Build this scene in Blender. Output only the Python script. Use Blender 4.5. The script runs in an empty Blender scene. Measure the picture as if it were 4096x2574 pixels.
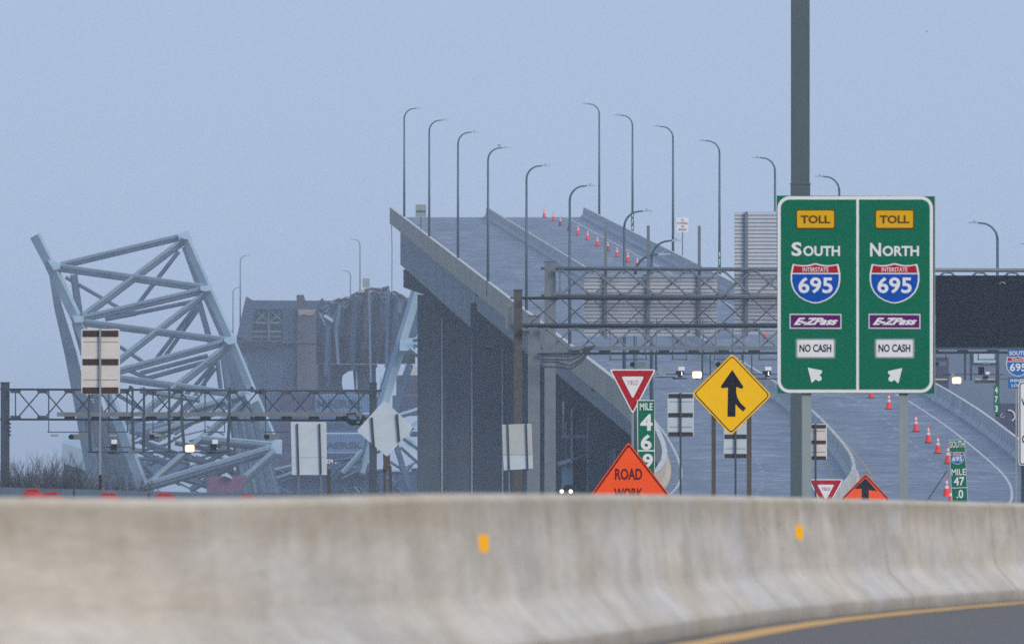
import bpy, math, random
from mathutils import Vector
random.seed(7)
F = 90000.0          # focal length in photo pixels (4096 wide)
EYE = 12.0           # camera height above the water
HX, HY = 2048.0, 1850.0
scene = bpy.context.scene
col = scene.collection

# ------------------------------------------------------------------ camera
cd = bpy.data.cameras.new('camera'); cam = bpy.data.objects.new('camera', cd); col.objects.link(cam)
cam.location = (0, 0, EYE); cam.rotation_euler = (math.radians(90), 0, 0)
cd.sensor_width = 36.0; cd.lens = 36.0 * F / 4096.0
cd.shift_y = (HY - 2574 / 2) / 4096.0
cd.clip_start = 5.0; cd.clip_end = 200000.0
cd.dof.use_dof = True; cd.dof.focus_distance = 760.0; cd.dof.aperture_fstop = 20.0
scene.camera = cam

# ------------------------------------------------------------------ world, sun, exposure
W = bpy.data.worlds.new('World'); scene.world = W; W.use_nodes = True
wn, wl = W.node_tree.nodes, W.node_tree.links
wn.clear()
SUN_EL, SUN_AZ = 32.0, 141.0      # degrees; azimuth clockwise from +Y, behind the camera
sky = wn.new('ShaderNodeTexSky'); sky.sky_type = 'NISHITA'; sky.sun_disc = False
sky.sun_elevation = math.radians(SUN_EL); sky.sun_rotation = math.radians(SUN_AZ)
sky.air_density = 1.0; sky.dust_density = 1.0; sky.ozone_density = 2.0
tc = wn.new('ShaderNodeTexCoord'); sp = wn.new('ShaderNodeSeparateXYZ'); wl.new(tc.outputs['Generated'], sp.inputs[0])
ab = wn.new('ShaderNodeMath'); ab.operation = 'ABSOLUTE'; wl.new(sp.outputs['Z'], ab.inputs[0])
cb = wn.new('ShaderNodeCombineXYZ'); wl.new(sp.outputs['X'], cb.inputs['X']); wl.new(sp.outputs['Y'], cb.inputs['Y']); wl.new(ab.outputs[0], cb.inputs['Z'])
wl.new(cb.outputs[0], sky.inputs['Vector'])
rp = wn.new('ShaderNodeValToRGB'); wl.new(ab.outputs[0], rp.inputs[0])
e = rp.color_ramp.elements
e[0].position = 0.0; e[0].color = (0.38, 0.51, 0.755, 1)
e[1].position = 1.0; e[1].color = (0.33, 0.47, 0.76, 1)
m = e.new(0.022); m.color = (0.325, 0.455, 0.72, 1)
m = e.new(0.10); m.color = (0.33, 0.46, 0.74, 1)
bg1 = wn.new('ShaderNodeBackground'); bg1.inputs['Strength'].default_value = 0.03; wl.new(sky.outputs[0], bg1.inputs['Color'])
bg2 = wn.new('ShaderNodeBackground'); bg2.inputs['Strength'].default_value = 0.88; wl.new(rp.outputs[0], bg2.inputs['Color'])
ad = wn.new('ShaderNodeAddShader'); wl.new(bg1.outputs[0], ad.inputs[0]); wl.new(bg2.outputs[0], ad.inputs[1])
wo = wn.new('ShaderNodeOutputWorld'); wl.new(ad.outputs[0], wo.inputs['Surface'])
sd = bpy.data.lights.new('sun', 'SUN'); sd.energy = 2.45; sd.angle = math.radians(30); sd.color = (1.0, 0.87, 0.70)
sun = bpy.data.objects.new('sun', sd); col.objects.link(sun)
el, az = math.radians(SUN_EL), math.radians(SUN_AZ)
sdir = Vector((math.sin(az) * math.cos(el), math.cos(az) * math.cos(el), math.sin(el)))
sun.rotation_euler = (-sdir).to_track_quat('-Z', 'Y').to_euler()
vs = scene.view_settings; vs.view_transform = 'Standard'; vs.look = 'None'; vs.exposure = 0.0; vs.gamma = 1.0; vs.use_curve_mapping = False
scene.render.engine = 'CYCLES'
scene.cycles.volume_bounces = 1
scene.cycles.max_bounces = 4
scene.cycles.use_denoising = False

# ------------------------------------------------------------------ helpers
def P(x, y, D): return Vector(((x - HX) * D / F, D, EYE + (HY - y) * D / F))
ORG = {}
def org(p): return ORG.get(p.name, Vector((0, 0, 0))) if p else Vector((0, 0, 0))

class MB:
    def __init__(s): s.v = []; s.f = []; s.uv = None
    def add(s, vs_, fs): n = len(s.v); s.v += [Vector(a) for a in vs_]; s.f += [tuple(i + n for i in f) for f in fs]; return s
    def hexa(s, a, b):      # two quads
        return s.add(list(a) + list(b), [(0, 3, 2, 1), (4, 5, 6, 7), (0, 1, 5, 4), (1, 2, 6, 5), (2, 3, 7, 6), (3, 0, 4, 7)])
    def box(s, x0, x1, y0, y1, z0, z1):
        return s.hexa([(x0, y0, z0), (x1, y0, z0), (x1, y1, z0), (x0, y1, z0)], [(x0, y0, z1), (x1, y0, z1), (x1, y1, z1), (x0, y1, z1)])
    def beam(s, p, q, w, d, roll=0.0, w2=None):
        p, q = Vector(p), Vector(q); u = (q - p).normalized()
        f = Vector((0, -1, 0)); a = u.cross(f)
        if a.length < 1e-3: a = Vector((1, 0, 0))
        a.normalize(); f = a.cross(u).normalized()
        if f.y > 0: f = -f
        if a.z < 0: a = -a
        r = math.radians(roll); a2 = a * math.cos(r) - f * math.sin(r); f2 = f * math.cos(r) + a * math.sin(r)
        w2 = w2 or w
        def ring(c, ww): return [c + a2 * ww / 2 + f2 * d / 2, c + a2 * ww / 2 - f2 * d / 2, c - a2 * ww / 2 - f2 * d / 2, c - a2 * ww / 2 + f2 * d / 2]
        return s.hexa(ring(p, w), ring(q, w2))
    def tube(s, pts, r, n=8, r2=None, cap=True):
        pts = [Vector(p) for p in pts]; r2 = r if r2 is None else r2; base = len(s.v); N = len(pts); prev = None
        for i, p in enumerate(pts):
            t = (pts[min(i + 1, N - 1)] - pts[max(i - 1, 0)]).normalized()
            ref = Vector((0, 1, 0)) if abs(t.y) < .9 else Vector((1, 0, 0))
            if prev is None: a = t.cross(ref).normalized()
            else: a = (prev - t * prev.dot(t)).normalized()
            prev = a; b = t.cross(a); rr = r + (r2 - r) * i / max(1, N - 1)
            for k in range(n):
                an = 2 * math.pi * k / n; s.v.append(p + a * math.cos(an) * rr + b * math.sin(an) * rr)
        for i in range(N - 1):
            for k in range(n):
                k2 = (k + 1) % n; s.f.append((base + i * n + k, base + i * n + k2, base + (i + 1) * n + k2, base + (i + 1) * n + k))
        if cap: s.f.append(tuple(base + k for k in range(n))[::-1]); s.f.append(tuple(base + (N - 1) * n + k for k in range(n)))
        return s
    def prism(s, poly, y0, y1):     # poly of (x,z); front face at y0
        n = len(poly); A = sum(poly[i][0] * poly[(i + 1) % n][1] - poly[(i + 1) % n][0] * poly[i][1] for i in range(n))
        if A < 0: poly = poly[::-1]
        v = [(x, y0, z) for x, z in poly] + [(x, y1, z) for x, z in poly]
        return s.add(v, [tuple(range(n)), tuple(range(2 * n - 1, n - 1, -1))] + [(i + n, (i + 1) % n + n, (i + 1) % n, i) for i in range(n)])
    def lathe(s, c, prof, n=12):
        b = len(s.v)
        for r, z in prof:
            for k in range(n): a = 2 * math.pi * k / n; s.v.append(Vector((c[0] + r * math.cos(a), c[1] + r * math.sin(a), c[2] + z)))
        for i in range(len(prof) - 1):
            for k in range(n): k2 = (k + 1) % n; s.f.append((b + i * n + k, b + i * n + k2, b + (i + 1) * n + k2, b + (i + 1) * n + k))
        s.f.append(tuple(b + (len(prof) - 1) * n + k for k in range(n)))
        return s
    def build(s, name, mat, parent=None, label=None, cat=None, group=None, kind=None, smooth=False, at=None, uvs=None):
        o0 = org(parent) if parent else (Vector(at) if at is not None else Vector((0, 0, 0)))
        me = bpy.data.meshes.new(name); me.from_pydata([v - o0 for v in s.v], [], s.f)
        if uvs:
            ul = me.uv_layers.new(name='UVMap')
            for i, lp in enumerate(me.loops): ul.data[i].uv = uvs[lp.vertex_index]
        if smooth: me.polygons.foreach_set('use_smooth', [True] * len(me.polygons))
        me.materials.append(mat); me.update()
        o = bpy.data.objects.new(name, me); col.objects.link(o)
        if parent: o.parent = parent
        else: o.location = o0
        ORG[o.name] = o0; tag(o, label, cat, group, kind)
        return o

def tag(o, label=None, cat=None, group=None, kind=None):
    if label: o['label'] = label
    if cat: o['category'] = cat
    if group: o['group'] = group
    if kind: o['kind'] = kind
    return o
def empty(name, loc, label, cat, group=None):
    o = bpy.data.objects.new(name, None); col.objects.link(o); o.location = loc; ORG[o.name] = Vector(loc)
    o.empty_display_size = .2
    return tag(o, label, cat, group)
def dup(root, loc, label=None, group=None, scale=None):
    r = root.copy(); col.objects.link(r); r.location = loc; ORG[r.name] = Vector(loc)
    if label: r['label'] = label
    if group: r['group'] = group
    if scale: r.scale = scale
    for ch in root.children:
        c = ch.copy(); col.objects.link(c); c.parent = r; ORG[c.name] = Vector(loc)
        for g in ch.children:
            d = g.copy(); col.objects.link(d); d.parent = c
    return r

# ------------------------------------------------------------------ materials
def mat(name, c, rough=.7, metal=0.0, var=.12, scale=1.0, st=(1, 1, 1), bump=0.0, c2=None, emit=None, spec=.3, fine=0.0):
    m_ = bpy.data.materials.new(name); m_.use_nodes = True; n, l = m_.node_tree.nodes, m_.node_tree.links
    b = n['Principled BSDF']; b.inputs['Roughness'].default_value = rough; b.inputs['Metallic'].default_value = metal
    b.inputs['Specular IOR Level'].default_value = spec
    if emit:
        b.inputs['Emission Color'].default_value = (*emit[0], 1); b.inputs['Emission Strength'].default_value = emit[1]
    t = n.new('ShaderNodeTexCoord'); mp = n.new('ShaderNodeMapping'); mp.inputs['Scale'].default_value = st
    l.new(t.outputs['Object'], mp.inputs[0])
    nz = n.new('ShaderNodeTexNoise'); nz.inputs['Scale'].default_value = scale; nz.inputs['Detail'].default_value = 6; nz.inputs['Roughness'].default_value = .62
    l.new(mp.outputs[0], nz.inputs['Vector'])
    r = n.new('ShaderNodeValToRGB'); r.color_ramp.elements[0].position = .3; r.color_ramp.elements[1].position = .72
    lo = c2 if c2 else tuple(max(0, x * (1 - var)) for x in c)
    hi = c if c2 else tuple(min(1, x * (1 + var)) for x in c)
    r.color_ramp.elements[0].color = (*lo, 1); r.color_ramp.elements[1].color = (*hi, 1)
    l.new(nz.outputs['Fac'], r.inputs[0]); l.new(r.outputs[0], b.inputs['Base Color'])
    if bump:
        bp = n.new('ShaderNodeBump'); bp.inputs['Strength'].default_value = bump; bp.inputs['Distance'].default_value = .02
        l.new(nz.outputs['Fac'], bp.inputs['Height']); l.new(bp.outputs[0], b.inputs['Normal'])
    return m_

M = {}
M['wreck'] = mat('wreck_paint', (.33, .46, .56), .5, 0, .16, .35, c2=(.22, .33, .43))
M['wreck_mid'] = mat('wreck_paint_half_shaded', (.135, .205, .29), .6, 0, .16, .35, c2=(.08, .135, .205), spec=.1)  # truss paint darkened for faces turned away from the sky
M['wreck_dark'] = mat('wreck_paint_shaded', (.085, .15, .24), .6, 0, .2, .3, c2=(.045, .085, .15), spec=.1)  # deeper copy of the truss paint, shade put into the colour
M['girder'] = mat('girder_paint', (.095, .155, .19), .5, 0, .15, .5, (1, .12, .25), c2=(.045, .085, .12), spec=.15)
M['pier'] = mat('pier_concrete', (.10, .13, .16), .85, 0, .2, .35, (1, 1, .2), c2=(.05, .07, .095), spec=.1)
M['pier_far'] = mat('far_pier_concrete', (.055, .095, .165), .85, 0, .2, .2, (1, 1, .2), c2=(.028, .055, .105), spec=.1)  # distance haze mixed into the concrete as extra blue
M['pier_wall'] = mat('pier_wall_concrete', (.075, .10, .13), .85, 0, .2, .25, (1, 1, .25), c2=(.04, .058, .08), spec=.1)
M['pipe_light'] = mat('slit_light_pipe', (.36, .43, .50), .6, 0, .2, .8)
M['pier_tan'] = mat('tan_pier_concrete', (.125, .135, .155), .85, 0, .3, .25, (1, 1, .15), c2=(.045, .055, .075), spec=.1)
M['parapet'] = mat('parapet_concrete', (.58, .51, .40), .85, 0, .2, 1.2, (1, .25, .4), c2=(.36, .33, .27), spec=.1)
M['parapet_right'] = mat('stained_parapet_concrete', (.66, .67, .64), .85, 0, .2, 1.0, (.3, .8, .25), c2=(.24, .27, .29), spec=.1)
M['coping'] = mat('skylit_top_concrete', (.62, .62, .58), .85, 0, .2, 1.0, (1, .35, .3), c2=(.46, .47, .45), spec=.1)  # parapet top painted paler for the sky it reflects
M['median'] = mat('median_concrete', (.60, .60, .56), .85, 0, .2, 1.0, (1, .35, .3), c2=(.32, .34, .33), spec=.1)
M['rail'] = mat('galvanised_steel', (.17, .20, .225), .5, .3, .15, 2.0)
M['rail_dark'] = mat('dark_steel', (.055, .075, .095), .5, .3, .2, 2.0)
M['rail_brown'] = mat('weathering_steel', (.10, .095, .09), .7, .1, .3, 3.0, c2=(.055, .055, .06))
M['lamp'] = mat('lamp_pole_paint', (.07, .12, .16), .45, .3, .1, 1)
M['lamphead'] = mat('lamp_head_paint', (.28, .38, .44), .45, .2, .1, 1)
M['white'] = mat('sign_white', (.78, .79, .80), .5, 0, .05, 6)
M['alu'] = mat('sign_back_aluminium', (.50, .58, .64), .5, 0, .1, 1.2, (1, 1, 2))
M['alu_warm'] = mat('sign_back_board', (.66, .62, .59), .6, 0, .1, 2, (1, 1, 3))
M['alu_tan'] = mat('sign_back_tan', (.44, .47, .47), .6, 0, .1, 2)
M['louver'] = mat('extruded_sign_panel', (.46, .50, .56), .5, 0, .10, .7, (1, 1, 1.5), c2=(.34, .38, .44))
M['brown'] = mat('brown_brace', (.05, .028, .02), .7, 0, .25, 8, (.3, 1, 1))
M['darkbar'] = mat('dark_brace', (.035, .032, .038), .7, 0, .2, 8)
M['wood'] = mat('wood_post', (.11, .095, .08), .8, 0, .25, 6, (1, 1, .1), c2=(.06, .055, .05))
M['post'] = mat('steel_post', (.27, .32, .33), .5, .2, .12, 3, (1, 1, .2))
M['mast'] = mat('mast_steel', (.095, .13, .15), .6, .2, .2, 3, (2, 2, .3), c2=(.08, .115, .13))
M['green'] = mat('sign_green', (.0, .15, .078), .45, 0, .04, 5, spec=.06)
M['yellow'] = mat('sign_yellow', (1.0, .55, .0), .45, 0, .04, 5, spec=.06)
M['tollyellow'] = mat('toll_plate_yellow', (.74, .41, .0), .45, 0, .05, 5, spec=.06)
M['tollink'] = mat('toll_plate_ink', (.10, .05, .0), .5, 0, .05, 5, spec=.06)
M['black'] = mat('sign_black', (.012, .014, .02), .5, 0, .1, 5, spec=.06)
M['red'] = mat('sign_red', (.42, .008, .018), .45, 0, .06, 5, spec=.06)
M['pinkink'] = mat('faded_red_ink', (.55, .25, .28), .5, 0, .1, 5)
M['blue'] = mat('shield_blue', (.0, .075, .42), .45, 0, .05, 5, spec=.06)
M['bluelight'] = mat('shield_blue_faded', (.02, .14, .42), .45, 0, .08, 5, spec=.06)
M['purple'] = mat('pass_purple', (.11, .005, .13), .45, 0, .06, 5, spec=.06)
M['orange'] = mat('work_orange', (1.0, .10, .012), .45, 0, .05, 5, emit=None, spec=.06)
M['darkred'] = mat('work_sign_border', (.14, .008, .008), .5, 0, .1, 5, spec=.06)
M['cone'] = mat('cone_red_orange', (.92, .045, .035), .5, 0, .08, 4, spec=.06)
M['conedark'] = mat('cone_dull_red', (.30, .03, .04), .6, 0, .1, 4)
M['collar'] = mat('cone_collar', (.62, .62, .66), .5, 0, .1, 4)
M['rubber'] = mat('cone_base_rubber', (.04, .03, .035), .8, 0, .1, 4)
M['vms'] = mat('message_board_black', (.008, .012, .022), .55, 0, .15, 2, spec=.06)
M['lit'] = mat('lit_lamp_glass', (1, .9, .7), .4, emit=((1, .86, .60), 2.2))
M['lamphalo'] = mat('lamp_halo_glow', (1, .8, .5), .4, emit=((1, .66, .30), .85))  # glow colour for the warm halo painted round a lit lamp
M['headlight'] = mat('lit_headlight', (1, .95, .75), .4, emit=((1, .93, .70), 3.0))
M['beige'] = mat('beige_cover', (.62, .50, .38), .6)
M['purplebox'] = mat('purple_box_paint', (.050, .055, .115), .6, 0, .15, .4)
M['redbox'] = mat('red_box_paint', (.15, .055, .12), .6, 0, .2, .3)
M['bluebox'] = mat('blue_box_paint', (.055, .11, .23), .6, 0, .15, .4)
M['bluebox2'] = mat('pale_blue_box_paint', (.10, .19, .33), .6, 0, .15, .4)
M['boxink'] = mat('box_lettering', (.035, .07, .13), .6)
M['hull'] = mat('ship_hull_paint', (.03, .065, .14), .6, 0, .25, .1)
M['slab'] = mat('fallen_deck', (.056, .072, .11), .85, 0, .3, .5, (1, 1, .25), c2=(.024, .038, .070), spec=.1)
M['rubble'] = mat('broken_concrete', (.26, .25, .25), .9, 0, .3, .8)
M['pipe'] = mat('drain_pipe', (.16, .20, .27), .5, 0, .3, .8)
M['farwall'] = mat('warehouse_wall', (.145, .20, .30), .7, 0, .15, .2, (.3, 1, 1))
M['paleblue'] = mat('pale_blue_wall', (.42, .58, .68), .7, 0, .1, .5)
M['roofm'] = mat('shed_roof', (.25, .24, .25), .7, 0, .1, .8)
M['darkshed'] = mat('shed_wall', (.06, .055, .065), .8, 0, .1, .8)
M['twig'] = mat('bare_twigs', (.11, .12, .13), .9, 0, .2, .5)
M['bird'] = mat('bird_feathers', (.06, .10, .12), .8)
M['carpaint'] = mat('car_paint', (.12, .13, .15), .3, .3, .05, 1)
M['glass'] = mat('car_glass', (.03, .04, .05), .1, 0, .05, 1)
M['reflector'] = mat('amber_reflector', (.95, .48, .0), .4, 0, .03, 5, spec=.06)
M['joint'] = mat('joint_mortar', (.20, .18, .16), .9, 0, .3, 8)
M['drum'] = mat('drum_red', (.45, .03, .025), .5, 0, .05, 4)
M['drumorange'] = mat('drum_orange', (.9, .2, .05), .5, 0, .05, 4)
M['yline'] = mat('yellow_line_paint', (.80, .46, .12), .7, 0, .25, 6, (1, .3, 1), c2=(.60, .36, .12))
M['tanline'] = mat('worn_edge_line', (.27, .24, .20), .8, 0, .2, 1)
M['dash'] = mat('worn_dash_paint', (.34, .37, .40), .8, 0, .4, 3, c2=(.2, .23, .26))
M['wline'] = mat('white_line_paint', (.50, .53, .55), .7, 0, .2, 2, (1, .2, 1))
M['asphalt'] = mat('asphalt', (.22, .205, .185), .9, 0, .3, 14, (1, .25, 1), .4, c2=(.13, .122, .112), spec=.1)
M['soil'] = mat('grass_and_soil', (.10, .10, .07), .95, 0, .3, .1)
M['water'] = mat('harbour_water', (.04, .06, .07), .15, 0, .2, .02)

def road_material():
    m_ = bpy.data.materials.new('bridge_road_concrete'); m_.use_nodes = True; n, l = m_.node_tree.nodes, m_.node_tree.links
    b = n['Principled BSDF']; b.inputs['Roughness'].default_value = .5; b.inputs['Specular IOR Level'].default_value = .5
    t = n.new('ShaderNodeTexCoord')
    def nz(sc, st, det=5):
        mp = n.new('ShaderNodeMapping'); mp.inputs['Scale'].default_value = st; l.new(t.outputs['Object'], mp.inputs[0])
        x = n.new('ShaderNodeTexNoise'); x.inputs['Scale'].default_value = sc; x.inputs['Detail'].default_value = det; l.new(mp.outputs[0], x.inputs[0]); return x
    a = nz(1.0, (.30, .14, 1)); c = nz(1.0, (.8, .30, 1), 8); d = nz(1.0, (.45, .012, 1))
    r = n.new('ShaderNodeValToRGB'); r.color_ramp.elements[0].position = .32; r.color_ramp.elements[1].position = .7
    r.color_ramp.elements[0].color = (.080, .100, .130, 1); r.color_ramp.elements[1].color = (.165, .19, .222, 1); l.new(a.outputs['Fac'], r.inputs[0])
    r2 = n.new('ShaderNodeValToRGB'); r2.color_ramp.elements[0].position = .54; r2.color_ramp.elements[1].position = .70
    r2.color_ramp.elements[0].color = (0, 0, 0, 1); r2.color_ramp.elements[1].color = (1, 1, 1, 1); l.new(c.outputs['Fac'], r2.inputs[0])
    mx = n.new('ShaderNodeMix'); mx.data_type = 'RGBA'; mx.inputs['B'].default_value = (.40, .43, .46, 1)
    mul = n.new('ShaderNodeMath'); mul.operation = 'MULTIPLY'; mul.inputs[1].default_value = .55; l.new(r2.outputs[0], mul.inputs[0])
    l.new(mul.outputs[0], mx.inputs['Factor']); l.new(r.outputs[0], mx.inputs['A'])
    r3 = n.new('ShaderNodeValToRGB'); r3.color_ramp.elements[0].position = .35; r3.color_ramp.elements[1].position = .6
    r3.color_ramp.elements[0].color = (.80, .80, .82, 1); r3.color_ramp.elements[1].color = (1.05, 1.05, 1.04, 1); l.new(d.outputs['Fac'], r3.inputs[0])
    m2 = n.new('ShaderNodeMix'); m2.data_type = 'RGBA'; m2.blend_type = 'MULTIPLY'; m2.inputs['Factor'].default_value = 1
    l.new(mx.outputs['Result'], m2.inputs['A']); l.new(r3.outputs[0], m2.inputs['B']); l.new(m2.outputs['Result'], b.inputs['Base Color'])
    return m_
M['road'] = road_material()

def barrier_material():     # weathered cast concrete; UV = (metres along, metres up)
    m_ = bpy.data.materials.new('weathered_barrier_concrete'); m_.use_nodes = True; n, l = m_.node_tree.nodes, m_.node_tree.links
    b = n['Principled BSDF']; b.inputs['Roughness'].default_value = .9; b.inputs['Specular IOR Level'].default_value = .2
    t = n.new('ShaderNodeTexCoord')
    def nz(st, det=6, off=0):
        mp = n.new('ShaderNodeMapping'); mp.inputs['Scale'].default_value = st; mp.inputs['Location'].default_value = (off, off, 0); l.new(t.outputs['UV'], mp.inputs[0])
        x = n.new('ShaderNodeTexNoise'); x.inputs['Scale'].default_value = 1; x.inputs['Detail'].default_value = det; x.inputs['Roughness'].default_value = .6; l.new(mp.outputs[0], x.inputs[0]); return x
    def ramp(src, p0, p1, c0, c1):
        r = n.new('ShaderNodeValToRGB'); r.color_ramp.elements[0].position = p0; r.color_ramp.elements[1].position = p1
        r.color_ramp.elements[0].color = (*c0, 1); r.color_ramp.elements[1].color = (*c1, 1); l.new(src, r.inputs[0]); return r.outputs[0]
    def mul(a, c, f=1.0):
        x = n.new('ShaderNodeMix'); x.data_type = 'RGBA'; x.blend_type = 'MULTIPLY'; x.inputs['Factor'].default_value = f
        l.new(a, x.inputs['A']); l.new(c, x.inputs['B']); return x.outputs['Result']
    hue = ramp(nz((.16, .8, 1), 3).outputs['Fac'], .38, .62, (.60, .56, .48), (.56, .55, .52))  # concrete tone, with warm lamp light mixed into the colour
    blot = ramp(nz((.34, 2.8, 1), 3, 3).outputs['Fac'], .34, .66, (.81, .79, .75), (1.05, 1.05, 1.05))
    strk = ramp(nz((1.3, .7, 1), 2, 9).outputs['Fac'], .36, .66, (.91, .90, .88), (1.03, 1.03, 1.03))
    fine = ramp(nz((4, 22, 1), 5, 5).outputs['Fac'], .3, .7, (.90, .90, .90), (1.06, 1.06, 1.06))
    spt = ramp(nz((.5, 9, 1), 3, 21).outputs['Fac'], .70, .78, (1, 1, 1), (.66, .62, .56))
    sp_ = n.new('ShaderNodeSeparateXYZ'); l.new(t.outputs['UV'], sp_.inputs[0])
    # soot stain running down from the coping, its lower edge uneven
    add = n.new('ShaderNodeMath'); add.operation = 'ADD'; l.new(sp_.outputs['Y'], add.inputs[0])
    k = n.new('ShaderNodeMath'); k.operation = 'MULTIPLY_ADD'; k.inputs[1].default_value = .5; k.inputs[2].default_value = -.25; l.new(nz((1.8, .4, 1), 5, 14).outputs['Fac'], k.inputs[0]); l.new(k.outputs[0], add.inputs[1])
    soot = ramp(add.outputs[0], .56, .72, (1, 1, 1), (.80, .765, .70))
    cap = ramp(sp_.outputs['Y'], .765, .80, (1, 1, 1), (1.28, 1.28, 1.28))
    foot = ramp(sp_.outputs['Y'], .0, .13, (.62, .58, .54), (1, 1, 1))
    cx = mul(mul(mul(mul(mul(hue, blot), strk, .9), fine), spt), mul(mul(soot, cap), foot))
    l.new(cx, b.inputs['Base Color'])
    bp = n.new('ShaderNodeBump'); bp.inputs['Strength'].default_value = .5; bp.inputs['Distance'].default_value = .01
    l.new(nz((3, 14, 1), 6, 2).outputs['Fac'], bp.inputs['Height']); l.new(bp.outputs[0], b.inputs['Normal'])
    return m_
M['barrier'] = barrier_material()

# ------------------------------------------------------------------ interpolation and the road line
def interp(tab, x):
    if x <= tab[0][0]: a, b = tab[0], tab[1]
    elif x >= tab[-1][0]: a, b = tab[-2], tab[-1]
    else:
        for i in range(len(tab) - 1):
            if tab[i][0] <= x <= tab[i + 1][0]: a, b = tab[i], tab[i + 1]; break
    t = (x - a[0]) / (b[0] - a[0]); return a[1] + (b[1] - a[1]) * t
def smoothtab(tab, x, w):
    return sum(interp(tab, x + w * k) * c for k, c in ((-1, .2), (-.5, .2), (0, .2), (.5, .2), (1, .2)))
ZT = [(600, -2.5), (900, -2.5), (1010, -2.1), (1085, -1.35), (1165, -.16), (1215, .75), (1345, 3.7), (2200, 24.0), (2600, 33)]
def zr(D): return EYE + smoothtab(ZT, D, 25)
LT = [(700, -8.0), (900, .2), (1020, 5.5), (1085, 7.1), (1125, 7.7), (1165, 7.95), (1215, 7.95), (1270, 7.6), (1345, 6.67), (2200, -11.8), (2600, -20.4)]
def xl(D): return smoothtab(LT, D, 25)
def D_from_y(y):
    lo, hi = 1000.0, 2230.0
    for _ in range(50):
        mid = (lo + hi) / 2
        yy = HY - (zr(mid) - EYE) * F / mid
        if yy > y: lo = mid
        else: hi = mid
    return lo

# ------------------------------------------------------------------ ground, water, haze
ZG = EYE - 2.75
mb = MB()
gp = [(-60, .0, EYE - 1.3), (215, 0, EYE - 1.35), (330, 0, EYE - 2.2), (500, 0, ZG), (2060, 0, ZG), (2110, 0, -1.0)]
for (y, _, z) in gp: mb.v += [Vector((-900, y, z)), Vector((900, y, z))]
for i in range(len(gp) - 1): mb.f.append((2 * i, 2 * i + 1, 2 * i + 3, 2 * i + 2))
mb.build('ground', M['soil'], kind='structure')
MB().add([(-30000, -300, 0), (30000, -300, 0), (30000, 60000, 0), (-30000, 60000, 0)], [(0, 1, 2, 3)]).build('water', M['water'], kind='structure')
hm = bpy.data.materials.new('haze_air'); hm.use_nodes = True; hn = hm.node_tree.nodes; hn.clear()
pv = hn.new('ShaderNodeVolumePrincipled'); pv.inputs['Color'].default_value = (.80, .90, 1, 1); pv.inputs['Density'].default_value = 1.0e-4; pv.inputs['Anisotropy'].default_value = 0.0
ho = hn.new('ShaderNodeOutputMaterial'); hm.node_tree.links.new(pv.outputs[0], ho.inputs['Volume'])
hb = MB().box(-31000, 31000, -400, 61000, -2.0, EYE + 48.0).build('haze', hm, kind='stuff')

# near road in front of the barrier
BT = [(-900, 985, 1984), (0, 950, 1984), (1000, 920, 1994), (1500, 890, 1987), (2000, 850, 1972), (2600, 740, 1973), (3000, 640, 1979), (3500, 560, 1991), (4096, 480, 2008), (4700, 415, 2022), (5600, 330, 2040)]
H = .81
def bpt(x):     # plan position of the base line and base height
    s = smoothtab([(a, b) for a, b, c in BT], x, 220); yt = smoothtab([(a, c) for a, b, c in BT], x, 150)
    D = F / s; return Vector(((x - HX) / s, D, EYE + (HY - yt) / s - H))
xs = [-900 + 50 * i for i in range(131)]
line = [bpt(x) for x in xs]
def nrm(i):
    a, b = line[max(0, i - 1)], line[min(len(line) - 1, i + 1)]; t = (b - a); t.z = 0; t.normalize(); return Vector((t.y, -t.x, 0))   # towards camera side
mb = MB(); offs = [-.6, .02, 2.0, 5.0, 9.0]
for i in range(len(line)):
    for o_ in offs: mb.v.append(line[i] + nrm(i) * o_)
w_ = len(offs)
for i in range(len(line) - 1):
    for k in range(w_ - 1): mb.f.append((i * w_ + k, i * w_ + k + 1, (i + 1) * w_ + k + 1, (i + 1) * w_ + k))
mb.build('near_road', M['asphalt'], kind='structure')
mb = MB()
for i in range(len(line)):
    j = .012 * math.sin(i * 1.7) ; mb.v += [line[i] + nrm(i) * (.20 + j) + Vector((0, 0, .004)), line[i] + nrm(i) * (.42 + j * .5) + Vector((0, 0, .004))]
for i in range(len(line) - 1): mb.f.append((2 * i, 2 * i + 1, 2 * i + 3, 2 * i + 2))
mb.build('yellow_edge_line', M['yline'], kind='structure')

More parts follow.
